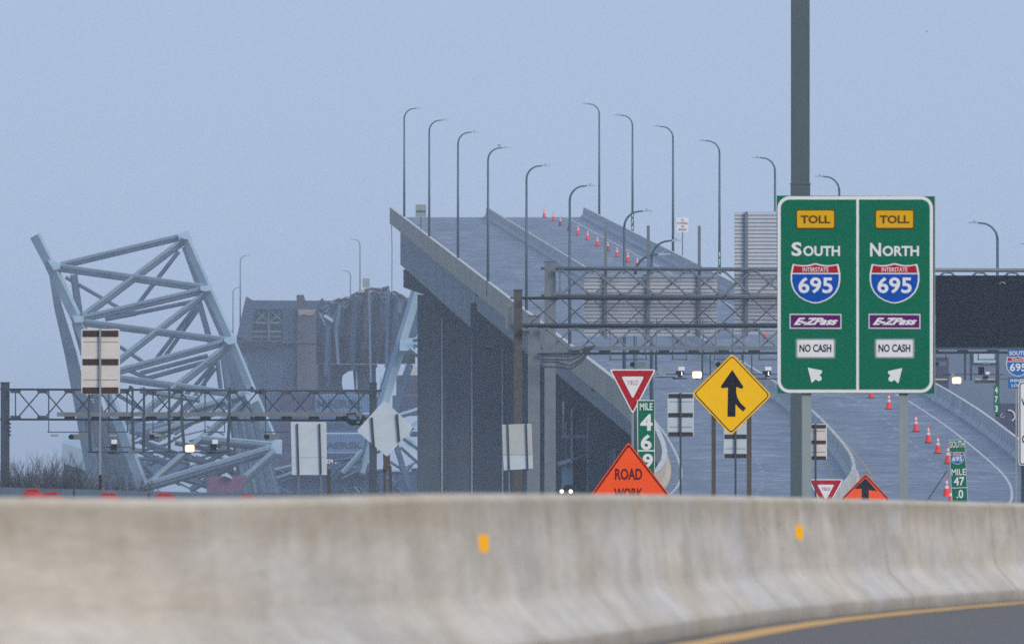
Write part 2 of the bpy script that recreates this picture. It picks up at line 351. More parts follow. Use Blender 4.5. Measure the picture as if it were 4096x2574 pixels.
# foreground barrier: cast segments with open joints
prof = [(.0, -.02), (0, .085), (-.010, .098), (-.165, .26), (-.180, .285), (-.190, .32), (-.235, .775), (-.25, .80), (-.275, .81), (-.37, .81), (-.395, .80), (-.41, .775), (-.47, .27), (-.62, .09), (-.62, -.02)]
fb = empty('concrete_barrier', line[60], 'long weathered beige concrete safety barrier curving across the foreground', 'barrier')
arc = [0.0]
for i in range(1, len(line)): arc.append(arc[-1] + (line[i] - line[i - 1]).length)
cuts = [-900, 3130, 3650, 4070, 5600]
for ci in range(len(cuts) - 1):
    a, b = cuts[ci], cuts[ci + 1]
    st = [a + (7 if ci else 0)] + [x for x in xs if a + 25 < x < b - 25] + [b]
    mb = MB(); uvs = []
    def at_(x):
        f = (x + 900) / 50; i = min(int(f), len(line) - 2); t = f - i
        return line[i].lerp(line[i + 1], t), nrm(i).lerp(nrm(i + 1), t).normalized(), arc[i] + (arc[i + 1] - arc[i]) * t
    for x in st:
        p, n_, u = at_(x)
        for (o_, h_) in prof: mb.v.append(p + n_ * o_ + Vector((0, 0, h_))); uvs.append((u, h_))
    k = len(prof)
    for i in range(len(st) - 1):
        for j in range(k - 1): mb.f.append((i * k + j, (i + 1) * k + j, (i + 1) * k + j + 1, i * k + j + 1))
    mb.f.append(tuple(range(k))); mb.f.append(tuple(range((len(st) - 1) * k, len(st) * k))[::-1])
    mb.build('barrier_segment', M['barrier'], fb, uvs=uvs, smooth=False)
for ci in cuts[1:-1]:
    mb = MB(); k = len(prof)
    for x in (ci - 1, ci + 8):
        p, n_, u = at_(x)
        for (o_, h_) in prof: mb.v.append(p + n_ * (o_ - (.012 if o_ > -.3 else -.012)) + Vector((0, 0, h_ - (.01 if h_ > .7 else 0))))
    for j_ in range(k - 1): mb.f.append((j_, k + j_, k + j_ + 1, j_ + 1))
    mb.build('joint_filler', M['joint'], fb)
for (x, y, w, h) in ((1917, 2172, 40, 70), (3184, 2128, 32, 54)):
    xx = x
    for _ in range(12):
        p, n_, u = at_(xx); s_ = F / p.y; c = p + n_ * -.215; px_ = HX + c.x * F / c.y; xx += (x - px_) * .8
    c = Vector((c.x, c.y, EYE + (HY - y) * c.y / F)) + n_ * .02; tt = Vector((1, 0, 0)); hw = w * c.y / F / 2; hh = h * c.y / F / 2; bk = Vector((0, .03, 0))
    q = MB().hexa([c - tt * hw + Vector((0, 0, -hh)), c + tt * hw + Vector((0, 0, -hh)), c + tt * hw + bk + Vector((0, 0, -hh)), c - tt * hw + bk + Vector((0, 0, -hh))],
              [c - tt * hw + Vector((0, 0, hh)), c + tt * hw + Vector((0, 0, hh)), c + tt * hw + bk + Vector((0, 0, hh)), c - tt * hw + bk + Vector((0, 0, hh))])
    q.build('reflector', M['reflector'], fb)

# second barrier further back on the left, with traffic drums behind
sb = empty('concrete_barrier', P(300, 1960, 330), 'low grey concrete barrier just behind the left part of the foreground barrier', 'barrier')
pts2 = [(-500, 1936), (0, 1947), (300, 1955), (600, 1963), (900, 1970), (1200, 1978), (1500, 1990), (1900, 2010)]
for i in range(len(pts2) - 1):
    a, b = P(*pts2[i], 330 - i * 3), P(*pts2[i + 1], 330 - (i + 1) * 3 + .0); mb = MB()
    def sec(p): return [p + Vector((0, o_, h_)) for o_, h_ in ((-.3, -.81), (-.3, -.74), (-.15, -.5), (-.08, 0), (.08, 0), (.15, -.5), (.3, -.74), (.3, -.81))]
    A, B = sec(a), sec(b + Vector((-.03, 0, 0))); n = len(A)
    mb.add(A + B, [(j, (j + 1) % n, n + (j + 1) % n, n + j) for j in range(n)] + [tuple(range(n)), tuple(range(2 * n - 1, n - 1, -1))])
    mb.build('barrier_segment', M['median'], sb)
DR = [(130, 1942, 50, 'leftmost red traffic drum behind the foreground barrier'), (205, 1955, 50, 'second red traffic drum from the left behind the barrier, close to the leftmost'),
      (435, 1958, 60, 'red traffic drum behind the barrier below the striped sign post'), (658, 1960, 62, 'red traffic drum behind the barrier below the lit gantry lamp'),
      (993, 1966, 36, 'small red traffic drum behind the barrier, rightmost of the drums')]
for (x, y, w, lab) in DR:
    D = 300.0; c = P(x, y + 9, D); s = F / D; hw = w / s / 2
    t = empty('traffic_drum', (c.x, D, ZG + .5), lab, 'traffic drum', 'red traffic drums behind the barrier')
    base = ZG + .5; zt = c.z
    MB().lathe((c.x, D, base), [(.25, 0), (.24, .1), (.17, zt - base - .10), (.11, zt - base - .055)], 14).build('body', M['drum'], t)
    MB().tube([(c.x - hw, D, zt - .060), (c.x - hw * .92, D, zt - .040), (c.x - hw * .7, D, zt - .025), (c.x + hw * .7, D, zt - .025), (c.x + hw * .92, D, zt - .040), (c.x + hw, D, zt - .060)], .018, 6).build('handle', M['drum'], t)

# ------------------------------------------------------------------ bridge
def strip(name, o0, o1, lift, m_, Ds, kind='structure', parent=None):
    mb = MB()
    for D in Ds: mb.v += [Vector((xl(D) + o0, D, zr(D) + lift)), Vector((xl(D) + o1, D, zr(D) + lift))]
    for i in range(len(Ds) - 1): mb.f.append((2 * i, 2 * i + 1, 2 * i + 3, 2 * i + 2))
    return mb.build(name, m_, parent, kind=kind if not parent else None)
allD = [700 + 15 * i for i in range(101)]
strip('road', .3, 18.5, 0, M['road'], allD)
strip('edge_line', .75, .87, .004, M['wline'], allD)
strip('edge_line', 17.0, 17.13, .004, M['wline'], allD)
strip('edge_line', 8.35, 8.50, .004, M['tanline'], allD)
strip('edge_line', 10.3, 10.45, .004, M['tanline'], allD)
for o_ in (4.8, 13.9):
    mb = MB(); D = 1010
    while D < 2195:
        mb.v += [Vector((xl(D) + o_, D, zr(D) + .005)), Vector((xl(D) + o_ + .22, D, zr(D) + .005)), Vector((xl(D + 4.5) + o_ + .22, D + 4.5, zr(D + 4.5) + .005)), Vector((xl(D + 4.5) + o_, D + 4.5, zr(D + 4.5) + .005))]
        n = len(mb.v); mb.f.append((n - 4, n - 3, n - 2, n - 1)); D += 12.2
    mb.build('lane_dashes', M['dash'], kind='structure')

br = empty('approach_bridge', (xl(1700), 1700, ZG), 'long concrete approach bridge rising to its broken end above the wreckage', 'bridge')
def boxrun(mb, o0, o1, z0, z1, D0, D1, step=30):     # box following the road line; z0,z1 relative to road
    Ds = []; D = D0
    while D < D1: Ds.append(D); D += step
    Ds.append(D1)
    for a, b in zip(Ds[:-1], Ds[1:]):
        A = [(xl(a) + o0, a, zr(a) + z0), (xl(a) + o1, a, zr(a) + z0), (xl(b) + o1, b, zr(b) + z0), (xl(b) + o0, b, zr(b) + z0)]
        B = [(xl(a) + o0, a, zr(a) + z1), (xl(a) + o1, a, zr(a) + z1), (xl(b) + o1, b, zr(b) + z1), (xl(b) + o0, b, zr(b) + z1)]
        mb.hexa(A, B)
    return mb
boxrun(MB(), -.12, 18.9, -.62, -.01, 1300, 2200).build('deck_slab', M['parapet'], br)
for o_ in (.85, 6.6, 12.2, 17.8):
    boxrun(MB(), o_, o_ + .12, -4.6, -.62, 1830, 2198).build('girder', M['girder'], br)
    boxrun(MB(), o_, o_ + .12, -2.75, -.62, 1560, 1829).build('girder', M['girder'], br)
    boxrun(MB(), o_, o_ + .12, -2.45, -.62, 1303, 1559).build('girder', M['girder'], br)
for k in range(9):
    D = 1850 + k * 40
    boxrun(MB(), .835, .85, -4.5, -.65, D, D + .3).build('web_stiffener', M['girder'], br)
boxrun(MB(), .4, 18.3, -4.55, -2.2, 1826, 1830.2).build('cross_beam', M['pier'], br)
for (D0, D1) in ((1560, 1562), (2194, 2197)):
    boxrun(MB(), .9, 17.8, -3.6 if D0 > 2000 else -2.6, -.8, D0, D1).build('cross_beam', M['pier'], br)
for (x, y, w, h) in ((1888, 1147, 42, 14), (1856, 1105, 5, 26), (1946, 1165, 14, 34), (2330, 1548, 30, 24), (1716, 985, 6, 34), (1962, 1062, 5, 60)):
    D = 1810 if y < 1200 else 1440; a, b = P(x - w / 2, y + h / 2, D), P(x + w / 2, y - h / 2, D)
    if x in (1716, 1962): continue
    MB().box(xl(D) + .5, xl(D) + .84, D, D + w / 2.2, a.z, b.z).build('web_bracket', M['pier'], br)
# parapets and median in 6 m segments
def jersey(mb, D0, D1, prof_, o_):
    def sec(D): return [Vector((xl(D) + o_ + a, D, zr(D) + b)) for a, b in prof_]
    A, B = sec(D0), sec(D1); n = len(A)
    mb.add(A + B, [(j, (j + 1) % n, n + (j + 1) % n, n + j) for j in range(n)] + [tuple(range(n)), tuple(range(2 * n - 1, n - 1, -1))])
PL = [(0, -.62), (0, .95), (.17, .95), (.24, .33), (.45, .09), (.45, 0), (.2, -.2)]
PR = [(-a, b) for a, b in PL]
MD = [(-.34, 0), (-.34, .08), (-.17, .33), (-.09, .95), (.09, .95), (.17, .33), (.34, .08), (.34, 0)]
for nm, pr_, o_, m_ in (('parapet', PL, -.16, M['parapet']), ('parapet', PR, 18.95, M['parapet_right']), ('median_barrier', MD, 9.4, M['median'])):
    first = None
    for seg in range(0, 200):
        D0 = 1000 + seg * 6.0
        if D0 >= 2200: break
        mb = MB(); jersey(mb, D0, D0 + 5.86, pr_, o_)
        if first is None: first = mb.build(nm, m_, br)
        else: mb.build('barrier_segment', m_, first)
boxrun(MB(), -.45, .55, -1.25, .62, 1646, 1656).build('end_block', M['parapet'], br)
# piers
for D in (2165, 2020, 1890, 1770, 1650, 1530, 1410, 1310):
    X0 = xl(D); zt = zr(D) - (4.6 if D > 1840 else 2.75 if D > 1560 else 2.45)
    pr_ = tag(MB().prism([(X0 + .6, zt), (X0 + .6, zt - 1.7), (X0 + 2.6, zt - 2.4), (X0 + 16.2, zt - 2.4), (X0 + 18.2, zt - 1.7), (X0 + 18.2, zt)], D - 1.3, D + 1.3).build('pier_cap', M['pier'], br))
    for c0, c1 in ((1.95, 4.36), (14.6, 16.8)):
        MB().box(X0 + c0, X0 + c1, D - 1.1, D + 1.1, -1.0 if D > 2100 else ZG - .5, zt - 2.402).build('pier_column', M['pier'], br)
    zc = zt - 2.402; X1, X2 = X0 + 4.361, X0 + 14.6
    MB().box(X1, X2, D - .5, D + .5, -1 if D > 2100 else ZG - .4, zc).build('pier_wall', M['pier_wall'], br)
    MB().tube([(X0 + 4.30, D - 1.18, zt - 2.5 - (2 if D > 1900 else 0)), (X0 + 4.30, D - 1.18, ZG)], .07, 6).build('drain_pipe', M['pipe_light'], br)  # pale pipe stands for the slit of light between pier columns
MB().box(xl(1300) - .3, xl(1300) + 19, 1294, 1300, ZG - .5, zr(1300) - .63).build('abutment', M['pier'], br)
mb = MB(); boxrun(mb, -.12, 18.9, -4.2, -.02, 700, 1293); mb.build('embankment', M['soil'], kind='structure')
# frames and pipes seen under the deck near the abutment
for (x0, y0, x1, y1, w) in ((2253, 1605, 2253, 1750, .10), (2263, 1690, 2263, 1835, .06), (2350, 1675, 2350, 1965, .12), (2245, 1745, 2345, 1745, .20), (2345, 1675, 2362, 1672, .1), (2350, 1675, 2450, 1625, .0)):
    if w: MB().beam(P(x0, y0, 1385), P(x1, y1, 1385), w, w).build('service_pipe', M['pipe'], br)
# broken end ragged bits
for (x, y, w, h) in ((1590, 905, 14, 12), (1583, 893, 8, 10), (1580, 898, 22, 5)):
    c = P(x, y, 2199); MB().box(c.x - w / 82, c.x + w / 82, 2197, 2201, c.z - h / 82, c.z + h / 82).build('broken_edge', M['rubble'], br)
boxrun(MB(), -.16, .10, .951, .99, 1000, 2200, 30).build('coping', M['coping'], br)  # strip added for the bright sky line along the parapet top
boxrun(MB(), 18.78, 18.95, .951, .97, 1000, 2200, 30).build('coping', M['coping'], br)
tag(MB().tube([P(1566, 892, 2199), P(1568, 1000, 2199), P(1567, 1200, 2199)], .035, 5).build('hanging_cable', M['rail_dark'],
    label='thin cable hanging straight down from the broken end of the bridge deck', cat='cable', at=P(1566, 892, 2199)))
MB().beam(P(1565, 896, 2199), P(1592, 897, 2199), .12, .1).build('bracket', M['rail_dark'], br)

# ------------------------------------------------------------------ lamps
def make_lamp(name, side, loc, label, group, h=11.3, arm=1.55, mbase=True):
    t = empty(name, loc, label, 'street lamp', group); x, y, z = loc; R = .95
    MB().tube([(x, y, z), (x, y, z + h - R)], .115, 8, .075).build('pole', M['lamp'], t, smooth=True)
    pts = [(x + side * R * (1 - math.cos(a)), y, z + h - R + R * math.sin(a)) for a in [math.pi / 2 * k / 7 for k in range(8)]] + [(x + side * (arm - .35), y, z + h + .03)]
    MB().tube(pts, .072, 6, .045).build('arm', M['lamp'], t, smooth=True)
    hd = MB().hexa([(x + side * (arm - .45), y - .12, z + h - .03), (x + side * (arm + .15), y - .10, z + h), (x + side * (arm + .15), y + .10, z + h), (x + side * (arm - .45), y + .12, z + h - .03)],
                   [(x + side * (arm - .45), y - .10, z + h + .07), (x + side * (arm + .15), y - .06, z + h + .06), (x + side * (arm + .15), y + .06, z + h + .06), (x + side * (arm - .45), y + .10, z + h + .07)])
    hd = hd.build('lamp_head', M['lamphead'], t)
    MB().box(x + side * (arm - .28), x + side * (arm - .16), y - .05, y + .05, z + h + .07, z + h + .16).build('photocell', M['lamphead'], hd)
    MB().box(x - .14, x + .14, y - .14, y + .14, z - .1, z + .25).build('base', M['lamp'], t)
    return t
ordn = ['farthest', 'second farthest', 'third farthest', 'fourth farthest', 'fifth farthest', 'sixth farthest', 'seventh farthest', 'eighth farthest', 'ninth farthest']
LL = [2127, 1990, 1860, 1735, 1605, 1475, 1345, 1215]
l0 = None
for i, D in enumerate(LL):
    x = [1617, 1717, 1832, 1952, 2106, 2279, 2497, 2606][i]; loc = Vector(((x - HX) * D / F, D, zr(D) + .02)); 
    loc.z = P(0, [433, 480, 528, 590, 662, 742, 843, 961][i], D).z - 11.33
    lab = f'dark curved-arm lamp pole on the left edge of the bridge, {ordn[i]} of that row'
    if i == 3: lab = 'dark curved-arm lamp pole on the left bridge edge with a bird on its arm'
    if l0 is None: l0 = make_lamp('street_lamp', 1, loc, lab, 'lamps along the left bridge edge', h=11.3)
    else:
        dup(l0, loc, lab)
    if i < 6: pass
dup(l0, Vector(((2541 - HX) * 1085 / F, 1085, EYE + (HY - 1018) * 1085 / F - 11.3)), 'nearest dark curved-arm lamp behind the sign gantry, its bend lowest of the left row')
LR = [(2397, 2175), (2530, 2045), (2692, 1915), (2878, 1790), (3100, 1657), (3357, 1532), (3640, 1405), (3990, 1288), (4215, 1160)]
r0 = None
for i, (x, D) in enumerate(LR):
    loc = Vector(((x - HX) * D / F, D, P(0, [415, 460, 505, 562, 630, 705, 790, 890, 975][i], D).z - 11.33))
    lab = f'dark curved-arm lamp pole along the right edge of the bridge, {ordn[i]} of that row'
    if i == 7: lab = 'lamp pole right of the toll sign, carrying the green mile board above the right parapet'
    if r0 is None: r0 = make_lamp('street_lamp', -1, loc, lab, 'lamps along the right bridge edge')
    else: dup(r0, loc, lab)

def arrow_text_cache(): pass
TXT = {}
def text_mesh(s, bold=0.0, shear=0.0):
    k = (s, bold, shear)
    if k in TXT: return TXT[k]
    cu = bpy.data.curves.new('lettering', 'FONT'); cu.body = s; cu.offset = bold; cu.shear = shear; cu.resolution_u = 3
    o = bpy.data.objects.new('lettering_tmp', cu); col.objects.link(o)
    bpy.context.view_layer.update()
    dg = bpy.context.evaluated_depsgraph_get(); me = bpy.data.meshes.new_from_object(o.evaluated_get(dg))
    vs_ = [v.co.copy() for v in me.vertices]; fs = [tuple(p.vertices) for p in me.polygons]
    bpy.data.objects.remove(o); bpy.data.curves.remove(cu); bpy.data.meshes.remove(me)
    x0, x1 = min(v.x for v in vs_), max(v.x for v in vs_); y0, y1 = min(v.y for v in vs_), max(v.y for v in vs_)
    TXT[k] = ([((v.x - x0) / (x1 - x0) - .5, (v.y - y0) / (y1 - y0) - .5) for v in vs_], fs); return TXT[k]
def letter(s, x0, y0, x1, y1, D, Y, m_, parent, bold=.02, shear=0, name='lettering', skew=0, tilt=0.0):
    vs_, fs = text_mesh(s, bold, shear); c = P((x0 + x1) / 2, (y0 + y1) / 2, D); w = (x1 - x0) * D / F; h = (y1 - y0) * D / F
    ca, sa = math.cos(tilt), math.sin(tilt); mb = MB()
    mb.add([(c.x + a * w * ca - b * h * sa, Y, c.z + b * h * ca + a * w * sa) for a, b in vs_], fs)
    return mb.build(name, m_, parent)
def rr(x0, y0, x1, y1, r, n=5):      # rounded rectangle, px
    out = []
    for cx, cy, a0 in ((x1 - r, y0 + r, -90), (x1 - r, y1 - r, 0), (x0 + r, y1 - r, 90), (x0 + r, y0 + r, 180)):
        for k in range(n + 1):
            a = math.radians(a0 + 90 * k / n); out.append((cx + r * math.cos(a), cy + r * math.sin(a)))
    return out
def plate(poly, D, Y, th, m_, name, parent, tilt=None):
    pl = [((x - HX) * D / F, EYE + (HY - y) * D / F) for x, y in poly]
    return MB().prism(pl, Y, Y + th).build(name, m_, parent)
def shrink(poly, k, c=None):
    cx = sum(p[0] for p in poly) / len(poly) if c is None else c[0]; cy = sum(p[1] for p in poly) / len(poly) if c is None else c[1]
    return [(cx + (x - cx) * k, cy + (y - cy) * k) for x, y in poly]
def rounded(poly, r, n=4):
    out = []; N = len(poly)
    for i in range(N):
        p = Vector(poly[i]); a = Vector(poly[i - 1]); b = Vector(poly[(i + 1) % N]); d1 = (a - p).normalized() * r; d2 = (b - p).normalized() * r
        for k in range(n + 1):
            t = k / n; q = (p + d1) * (1 - t) ** 2 + p * 2 * t * (1 - t) + (p + d2) * t ** 2; out.append((q.x, q.y))
    return out
def inset(poly, d):
    out = []; N = len(poly); A = sum(poly[i][0] * poly[(i + 1) % N][1] - poly[(i + 1) % N][0] * poly[i][1] for i in range(N)); sg = 1 if A > 0 else -1
    for i in range(N):
        p0, p, p1 = Vector(poly[i - 1]), Vector(poly[i]), Vector(poly[(i + 1) % N])
        n1 = Vector((-(p - p0).y, (p - p0).x)).normalized() * sg; n2 = Vector((-(p1 - p).y, (p1 - p).x)).normalized() * sg
        b = (n1 + n2); b = b / max(.2, b.length_squared) * 2 * d; out.append((p.x + b.x, p.y + b.y))
    return out
def px_post(x0, x1, y0, D, zb, m_, parent, name='post', depth=None, Y=None):
    a, b = (x0 - HX) * D / F, (x1 - HX) * D / F; zt = EYE + (HY - y0) * D / F; d = depth or (b - a); Y = D if Y is None else Y
    return MB().box(a, b, Y, Y + d, zb, zt).build(name, m_, parent)
def shield(cx, cy, w, h, D, Y, parent, num='695', blue='blue'):
    def out(k):
        pts = []
        for i in range(13):      # top edge with its three shallow scallops
            u = -1 + 2 * i / 12; pts.append((cx + u * w * .455 * k, cy - h * .5 * k + (-.0 + .045 * math.sin(abs(u) * math.pi)) * h - .02 * h * (1 - abs(u))))
        R = [(.47, -.44), (.50, -.25), (.50, -.08), (.475, .08), (.42, .22), (.33, .34), (.21, .43), (.09, .485)]
        pts += [(cx + a * w * k, cy + b * h * k) for a, b in R]; pts += [(cx, cy + .5 * h * k)]
        pts += [(cx - a * w * k, cy + b * h * k) for a, b in reversed(R)]
        return pts
    sh = plate(out(1.0), D, Y, .003, M['white'], 'route_shield', parent)
    o = out(.935); yb = cy - h * .275
    def clip(poly, up):
        res = []
        for i in range(len(poly)):
            a, b = poly[i - 1], poly[i]; ia, ib = (a[1] <= yb) == up, (b[1] <= yb) == up
            if ia != ib: t = (yb - a[1]) / (b[1] - a[1]); res.append((a[0] + (b[0] - a[0]) * t, yb))
            if ib: res.append(b)
        return res
    lo = clip(o, False); lo = [(x, y + .035 * h if abs(y - yb) < 1e-6 else y) for x, y in lo]
    plate(lo, D, Y - .004, .003, M[blue], 'shield_field', sh)
    plate(clip(o, True), D, Y - .004, .003, M['red'], 'shield_band', sh)
    letter('INTERSTATE', cx - w * .26, cy - h * .41, cx + w * .26, cy - h * .30, D, Y - .009, M['white'], sh, .01)
    letter(num, cx - w * .345, cy - h * .165, cx + w * .345, cy + h * .245, D, Y - .009, M['white'], sh, .022)
    return sh

# ------------------------------------------------------------------ big toll sign and mast
D = 500.0
t = empty('mast', P(3201, 2150, D), 'tall dark square steel mast behind the toll sign, rising out of frame', 'mast')
a, b = (3163 - HX) * D / F, (3241 - HX) * D / F; z1 = EYE + 22
MB().box(a, b, D, D + .43, ZG - .3, P(0, 737, D).z).build('lower_shaft', M['mast'], t)
MB().box(a + .008, b - .012, D + .01, D + .42, P(0, 733, D).z, z1).build('upper_shaft', M['mast'], t)
MB().box(a - .012, b + .012, D - .012, D + .442, P(0, 737, D).z, P(0, 733, D).z).build('joint_flange', M['mast'], t)
D = 415.0
t = empty('toll_sign', P(3420, 1990, D), 'large green toll sign split into south and north halves with two route shields', 'road sign')
bd = plate([(3107, 782), (3737, 785), (3737, 1573), (3110, 1572)], D, D, .05, M['green'], 'sign_board', t)
plate(rr(3110, 785, 3732, 1570, 48, 8), D, D - .008, .006, M['white'], 'border', t)
plate(rr(3124, 798, 3425, 1556, 34, 8), D, D - .016, .006, M['green'], 'south_panel', t)
plate(rr(3437, 798, 3719, 1556, 34, 8), D, D - .016, .006, M['green'], 'north_panel', t)
# square the inner corners beside the divider
plate([(3380, 798), (3425, 798), (3425, 1556), (3380, 1556)], D, D - .0172, .002, M['green'], 'panel_edge', t)
plate([(3437, 798), (3480, 798), (3480, 1556), (3437, 1556)], D, D - .0172, .002, M['green'], 'panel_edge', t)
MB().box((3737 - HX) * D / F + .001, (3741 - HX) * D / F, D - .01, D + .07, P(0, 1573, D).z, P(0, 785, D).z).build('edge_trim', M['post'], t)
for cx, wd, ax in ((3262, 'SOUTH', -1), (3578, 'NORTH', 1)):
    c = cx; Y = D - .022
    q = plate(rr(c - 79, 837, c + 79, 916, 9), D, Y, .003, M['tollink'], 'toll_plate', t)
    plate(rr(c - 74, 842, c + 74, 911, 7), D, Y - .004, .003, M['tollyellow'], 'plate_face', q)
    letter('TOLL', c - 59, 861, c + 59, 893, D, Y - .009, M['tollink'], q, .03)
    big = (c - 96, 968, c - 55, 1024) if ax < 0 else (c - 98, 971, c - 54, 1025)
    letter(wd[0], *big, D, Y, M['white'], t, .03)
    letter(wd[1:], big[2] + 6, 983, c + 98, 1024, D, Y, M['white'], t, .03)
    shield(c, 1134, 199, 158, D, Y, t)
    q = plate([(c - 104, 1254), (c + 104, 1255), (c + 104, 1315), (c - 104, 1314)], D, Y, .003, M['collar'], 'pass_plate', t)
    plate([(c - 99, 1259), (c + 99, 1260), (c + 99, 1309), (c - 99, 1309)], D, Y - .004, .003, M['purple'], 'plate_face', q)
    letter('E-ZPass', c - 88, 1270, c + 90, 1299, D, Y - .009, M['white'], q, .045, .55)
    q = plate(rr(c - 80, 1353, c + 80, 1433, 8), D, Y, .003, M['post'], 'cash_plate', t)
    plate(rr(c - 73, 1359, c + 73, 1427, 6), D, Y - .004, .003, M['white'], 'plate_face', q)
    letter('NO CASH', c - 64, 1376, c + 63, 1407, D, Y - .009, M['black'], q, .022)
    ar = [(3231, 1469), (3288, 1481), (3288, 1490), (3278, 1499), (3286, 1508), (3286, 1519), (3274, 1524), (3262, 1516), (3250, 1529), (3246, 1529)]
    if ax > 0: ar = [(6836 - x + 4, y + 2) for x, y in ar]
    plate(ar, D, Y, .004, M['white'], 'arrow', t)
px_post(3208, 3246, 850, D, ZG, M['post'], t, Y=D + .055)
px_post(3597, 3633, 850, D, ZG, M['post'], t, Y=D + .055)
for y in (900, 1180, 1460): MB().box(P(3125, 0, D).x, P(3725, 0, D).x, D + .0505, D + .10, P(0, y + 8, D).z, P(0, y - 8, D).z).build('back_rail', M['post'], t)
tag(MB().box(P(3736, 0, 520).x, P(3742, 0, 520).x, 520, 520.1, P(0, 1286, 520).z, P(0, 1262, 520).z).build('amber_lamp', M['beige'], t))

# ------------------------------------------------------------------ warning signs
def diamond(cx, cy, w, h, r): return rounded([(cx, cy - h / 2), (cx + w / 2, cy), (cx, cy + h / 2), (cx - w / 2, cy)], r)
D = 489.0
t = empty('merge_sign', P(2925, 2100, D), 'yellow diamond merging traffic sign with black arrow on two wood posts', 'road sign')
P4 = [(2929, 1413), (3087, 1580), (2924, 1740), (2768, 1573)]
plate(rounded(P4, 16), D, D, .02, M['yellow'], 'sign_face', t)
plate(rounded(inset(P4, 5.5), 14), D, D - .004, .003, M['black'], 'border', t)
plate(rounded(inset(P4, 9.5), 12), D, D - .008, .003, M['yellow'], 'face_field', t)
arw = [(2929, 1478), (2973, 1545), (2971, 1552), (2965, 1553), (2945, 1546), (2945, 1570), (2950, 1590), (2962, 1611), (2984, 1631), (2973, 1645), (2953, 1627), (2942, 1614), (2942, 1665), (2910, 1665), (2912, 1549), (2891, 1551), (2885, 1550), (2884, 1543)]
plate(arw, D, D - .012, .003, M['black'], 'merge_arrow', t)
px_post(2846, 2863, 1520, D, ZG, M['wood'], t, Y=D + .022); px_post(2987, 3006, 1500, D, ZG, M['wood'], t, Y=D + .022)
def yield_sign(t, cx, y0, y1, w, D, tsize):
    o = [(cx - w / 2, y0), (cx + w / 2, y0), (cx, y1)]; h = y1 - y0
    plate(rounded(o, w * .06), D, D, .02, M['white'], 'sign_face', t)
    plate(rounded(inset(o, w * .026), w * .045), D, D - .004, .003, M['red'], 'red_band', t)
    plate(rounded(inset(o, w * .155), w * .05), D, D - .008, .003, M['white'], 'white_field', t)
    letter('YIELD', cx - w * .125, y0 + h * .245, cx + w * .125, y0 + h * .345, D, D - .012, M['pinkink' if tsize else 'red'], t, .012)
D = 600.0
t = empty('yield_sign', P(2530, 2100, D), 'large red and white yield triangle beside the green mile board', 'road sign')
yield_sign(t, 2531, 1476, 1656, 186, D, 1); px_post(2526, 2536, 1500, D, ZG, M['post'], t, Y=D + .022)
D = 795.0
t = empty('yield_sign', P(3303, 2100, D), 'smaller red yield triangle just above the barrier right of the mast', 'road sign')
yield_sign(t, 3303, 1915, 2047, 140, D, 0); px_post(3299, 3307, 1930, D, ZG, M['post'], t, Y=D + .022)
D = 590.0
t = empty('mile_board', P(2585, 2150, D), 'tall green mile board reading 469 between the yield and road work signs', 'road sign')
plate([(2548, 1599), (2618, 1599), (2620, 1910), (2552, 1910)], D, D, .02, M['white'], 'sign_board', t)
plate([(2552, 1602), (2617, 1602), (2617, 1798), (2553, 1798)], D, D - .004, .003, M['green'], 'upper_panel', t)
plate([(2553, 1804), (2617, 1804), (2618, 1906), (2555, 1906)], D, D - .004, .003, M['green'], 'lower_panel', t)
letter('MILE', 2559, 1611, 2610, 1639, D, D - .009, M['white'], t, .02)
letter('4', 2561, 1655, 2610, 1721, D, D - .009, M['white'], t, .03); letter('6', 2563, 1736, 2607, 1798, D, D - .009, M['white'], t, .03); letter('9', 2571, 1813, 2612, 1872, D, D - .009, M['white'], t, .03)
px_post(2580, 2590, 1620, D, ZG, M['post'], t, Y=D + .022)
D = 480.0
t = empty('road_work_sign', P(2515, 2150, D), 'bright orange diamond road work sign half hidden behind the foreground barrier', 'road sign')
P4 = [(2514, 1766), (2674, 1966), (2517, 2122), (2366, 1970)]
P4 = [(2514, 1766), (2680, 1980), (2517, 2172), (2360, 1982)]
plate(rounded(P4, 12), D, D, .02, M['orange'], 'sign_face', t)
plate(rounded(inset(P4, 4), 12), D, D - .004, .003, M['darkred'], 'border', t)
plate(rounded(inset(P4, 11), 10), D, D - .008, .003, M['orange'], 'face_field', t)
letter('ROAD', 2460, 1872, 2569, 1918, D, D - .012, M['darkred'], t, .03); letter('WORK', 2456, 1950, 2572, 1996, D, D - .012, M['darkred'], t, .03)
px_post(2510, 2520, 2000, D, ZG, M['post'], t, Y=D + .022)
D = 800.0
t = empty('work_arrow_sign', P(3462, 2150, D), 'orange diamond sign with black upward arrow, right of the small yield sign', 'road sign')
P4 = [(3462, 1893), (3560, 1996), (3462, 2096), (3362, 1996)]
plate(rounded(P4, 8), D, D, .02, M['orange'], 'sign_face', t); plate(rounded(inset(P4, 2.5), 8), D, D - .004, .003, M['darkred'], 'border', t); plate(rounded(inset(P4, 8), 6), D, D - .008, .003, M['orange'], 'face_field', t)
plate([(3462, 1910), (3509, 1963), (3475, 1958), (3475, 2040), (3447, 2040), (3447, 1953), (3416, 1954)], D, D - .012, .003, M['black'], 'arrow', t)
px_post(3458, 3466, 2000, D, ZG, M['post'], t, Y=D + .022)
D = 760.0
t = empty('mile_board', P(3830, 2150, D), 'tilted green board reading south 695 mile 47.0 by the nearest cones', 'road sign')
def tl(x, y): return (x + (y - 1755) * .052 , y - (x - 3795) * .035)
plate([tl(3795, 1758), tl(3859, 1758), tl(3859, 2060), tl(3795, 2060)], D, D, .02, M['alu'], 'sign_board', t)
plate([tl(3797, 1760), tl(3857, 1760), tl(3857, 1948), tl(3797, 1948)], D, D - .004, .003, M['green'], 'upper_panel', t)
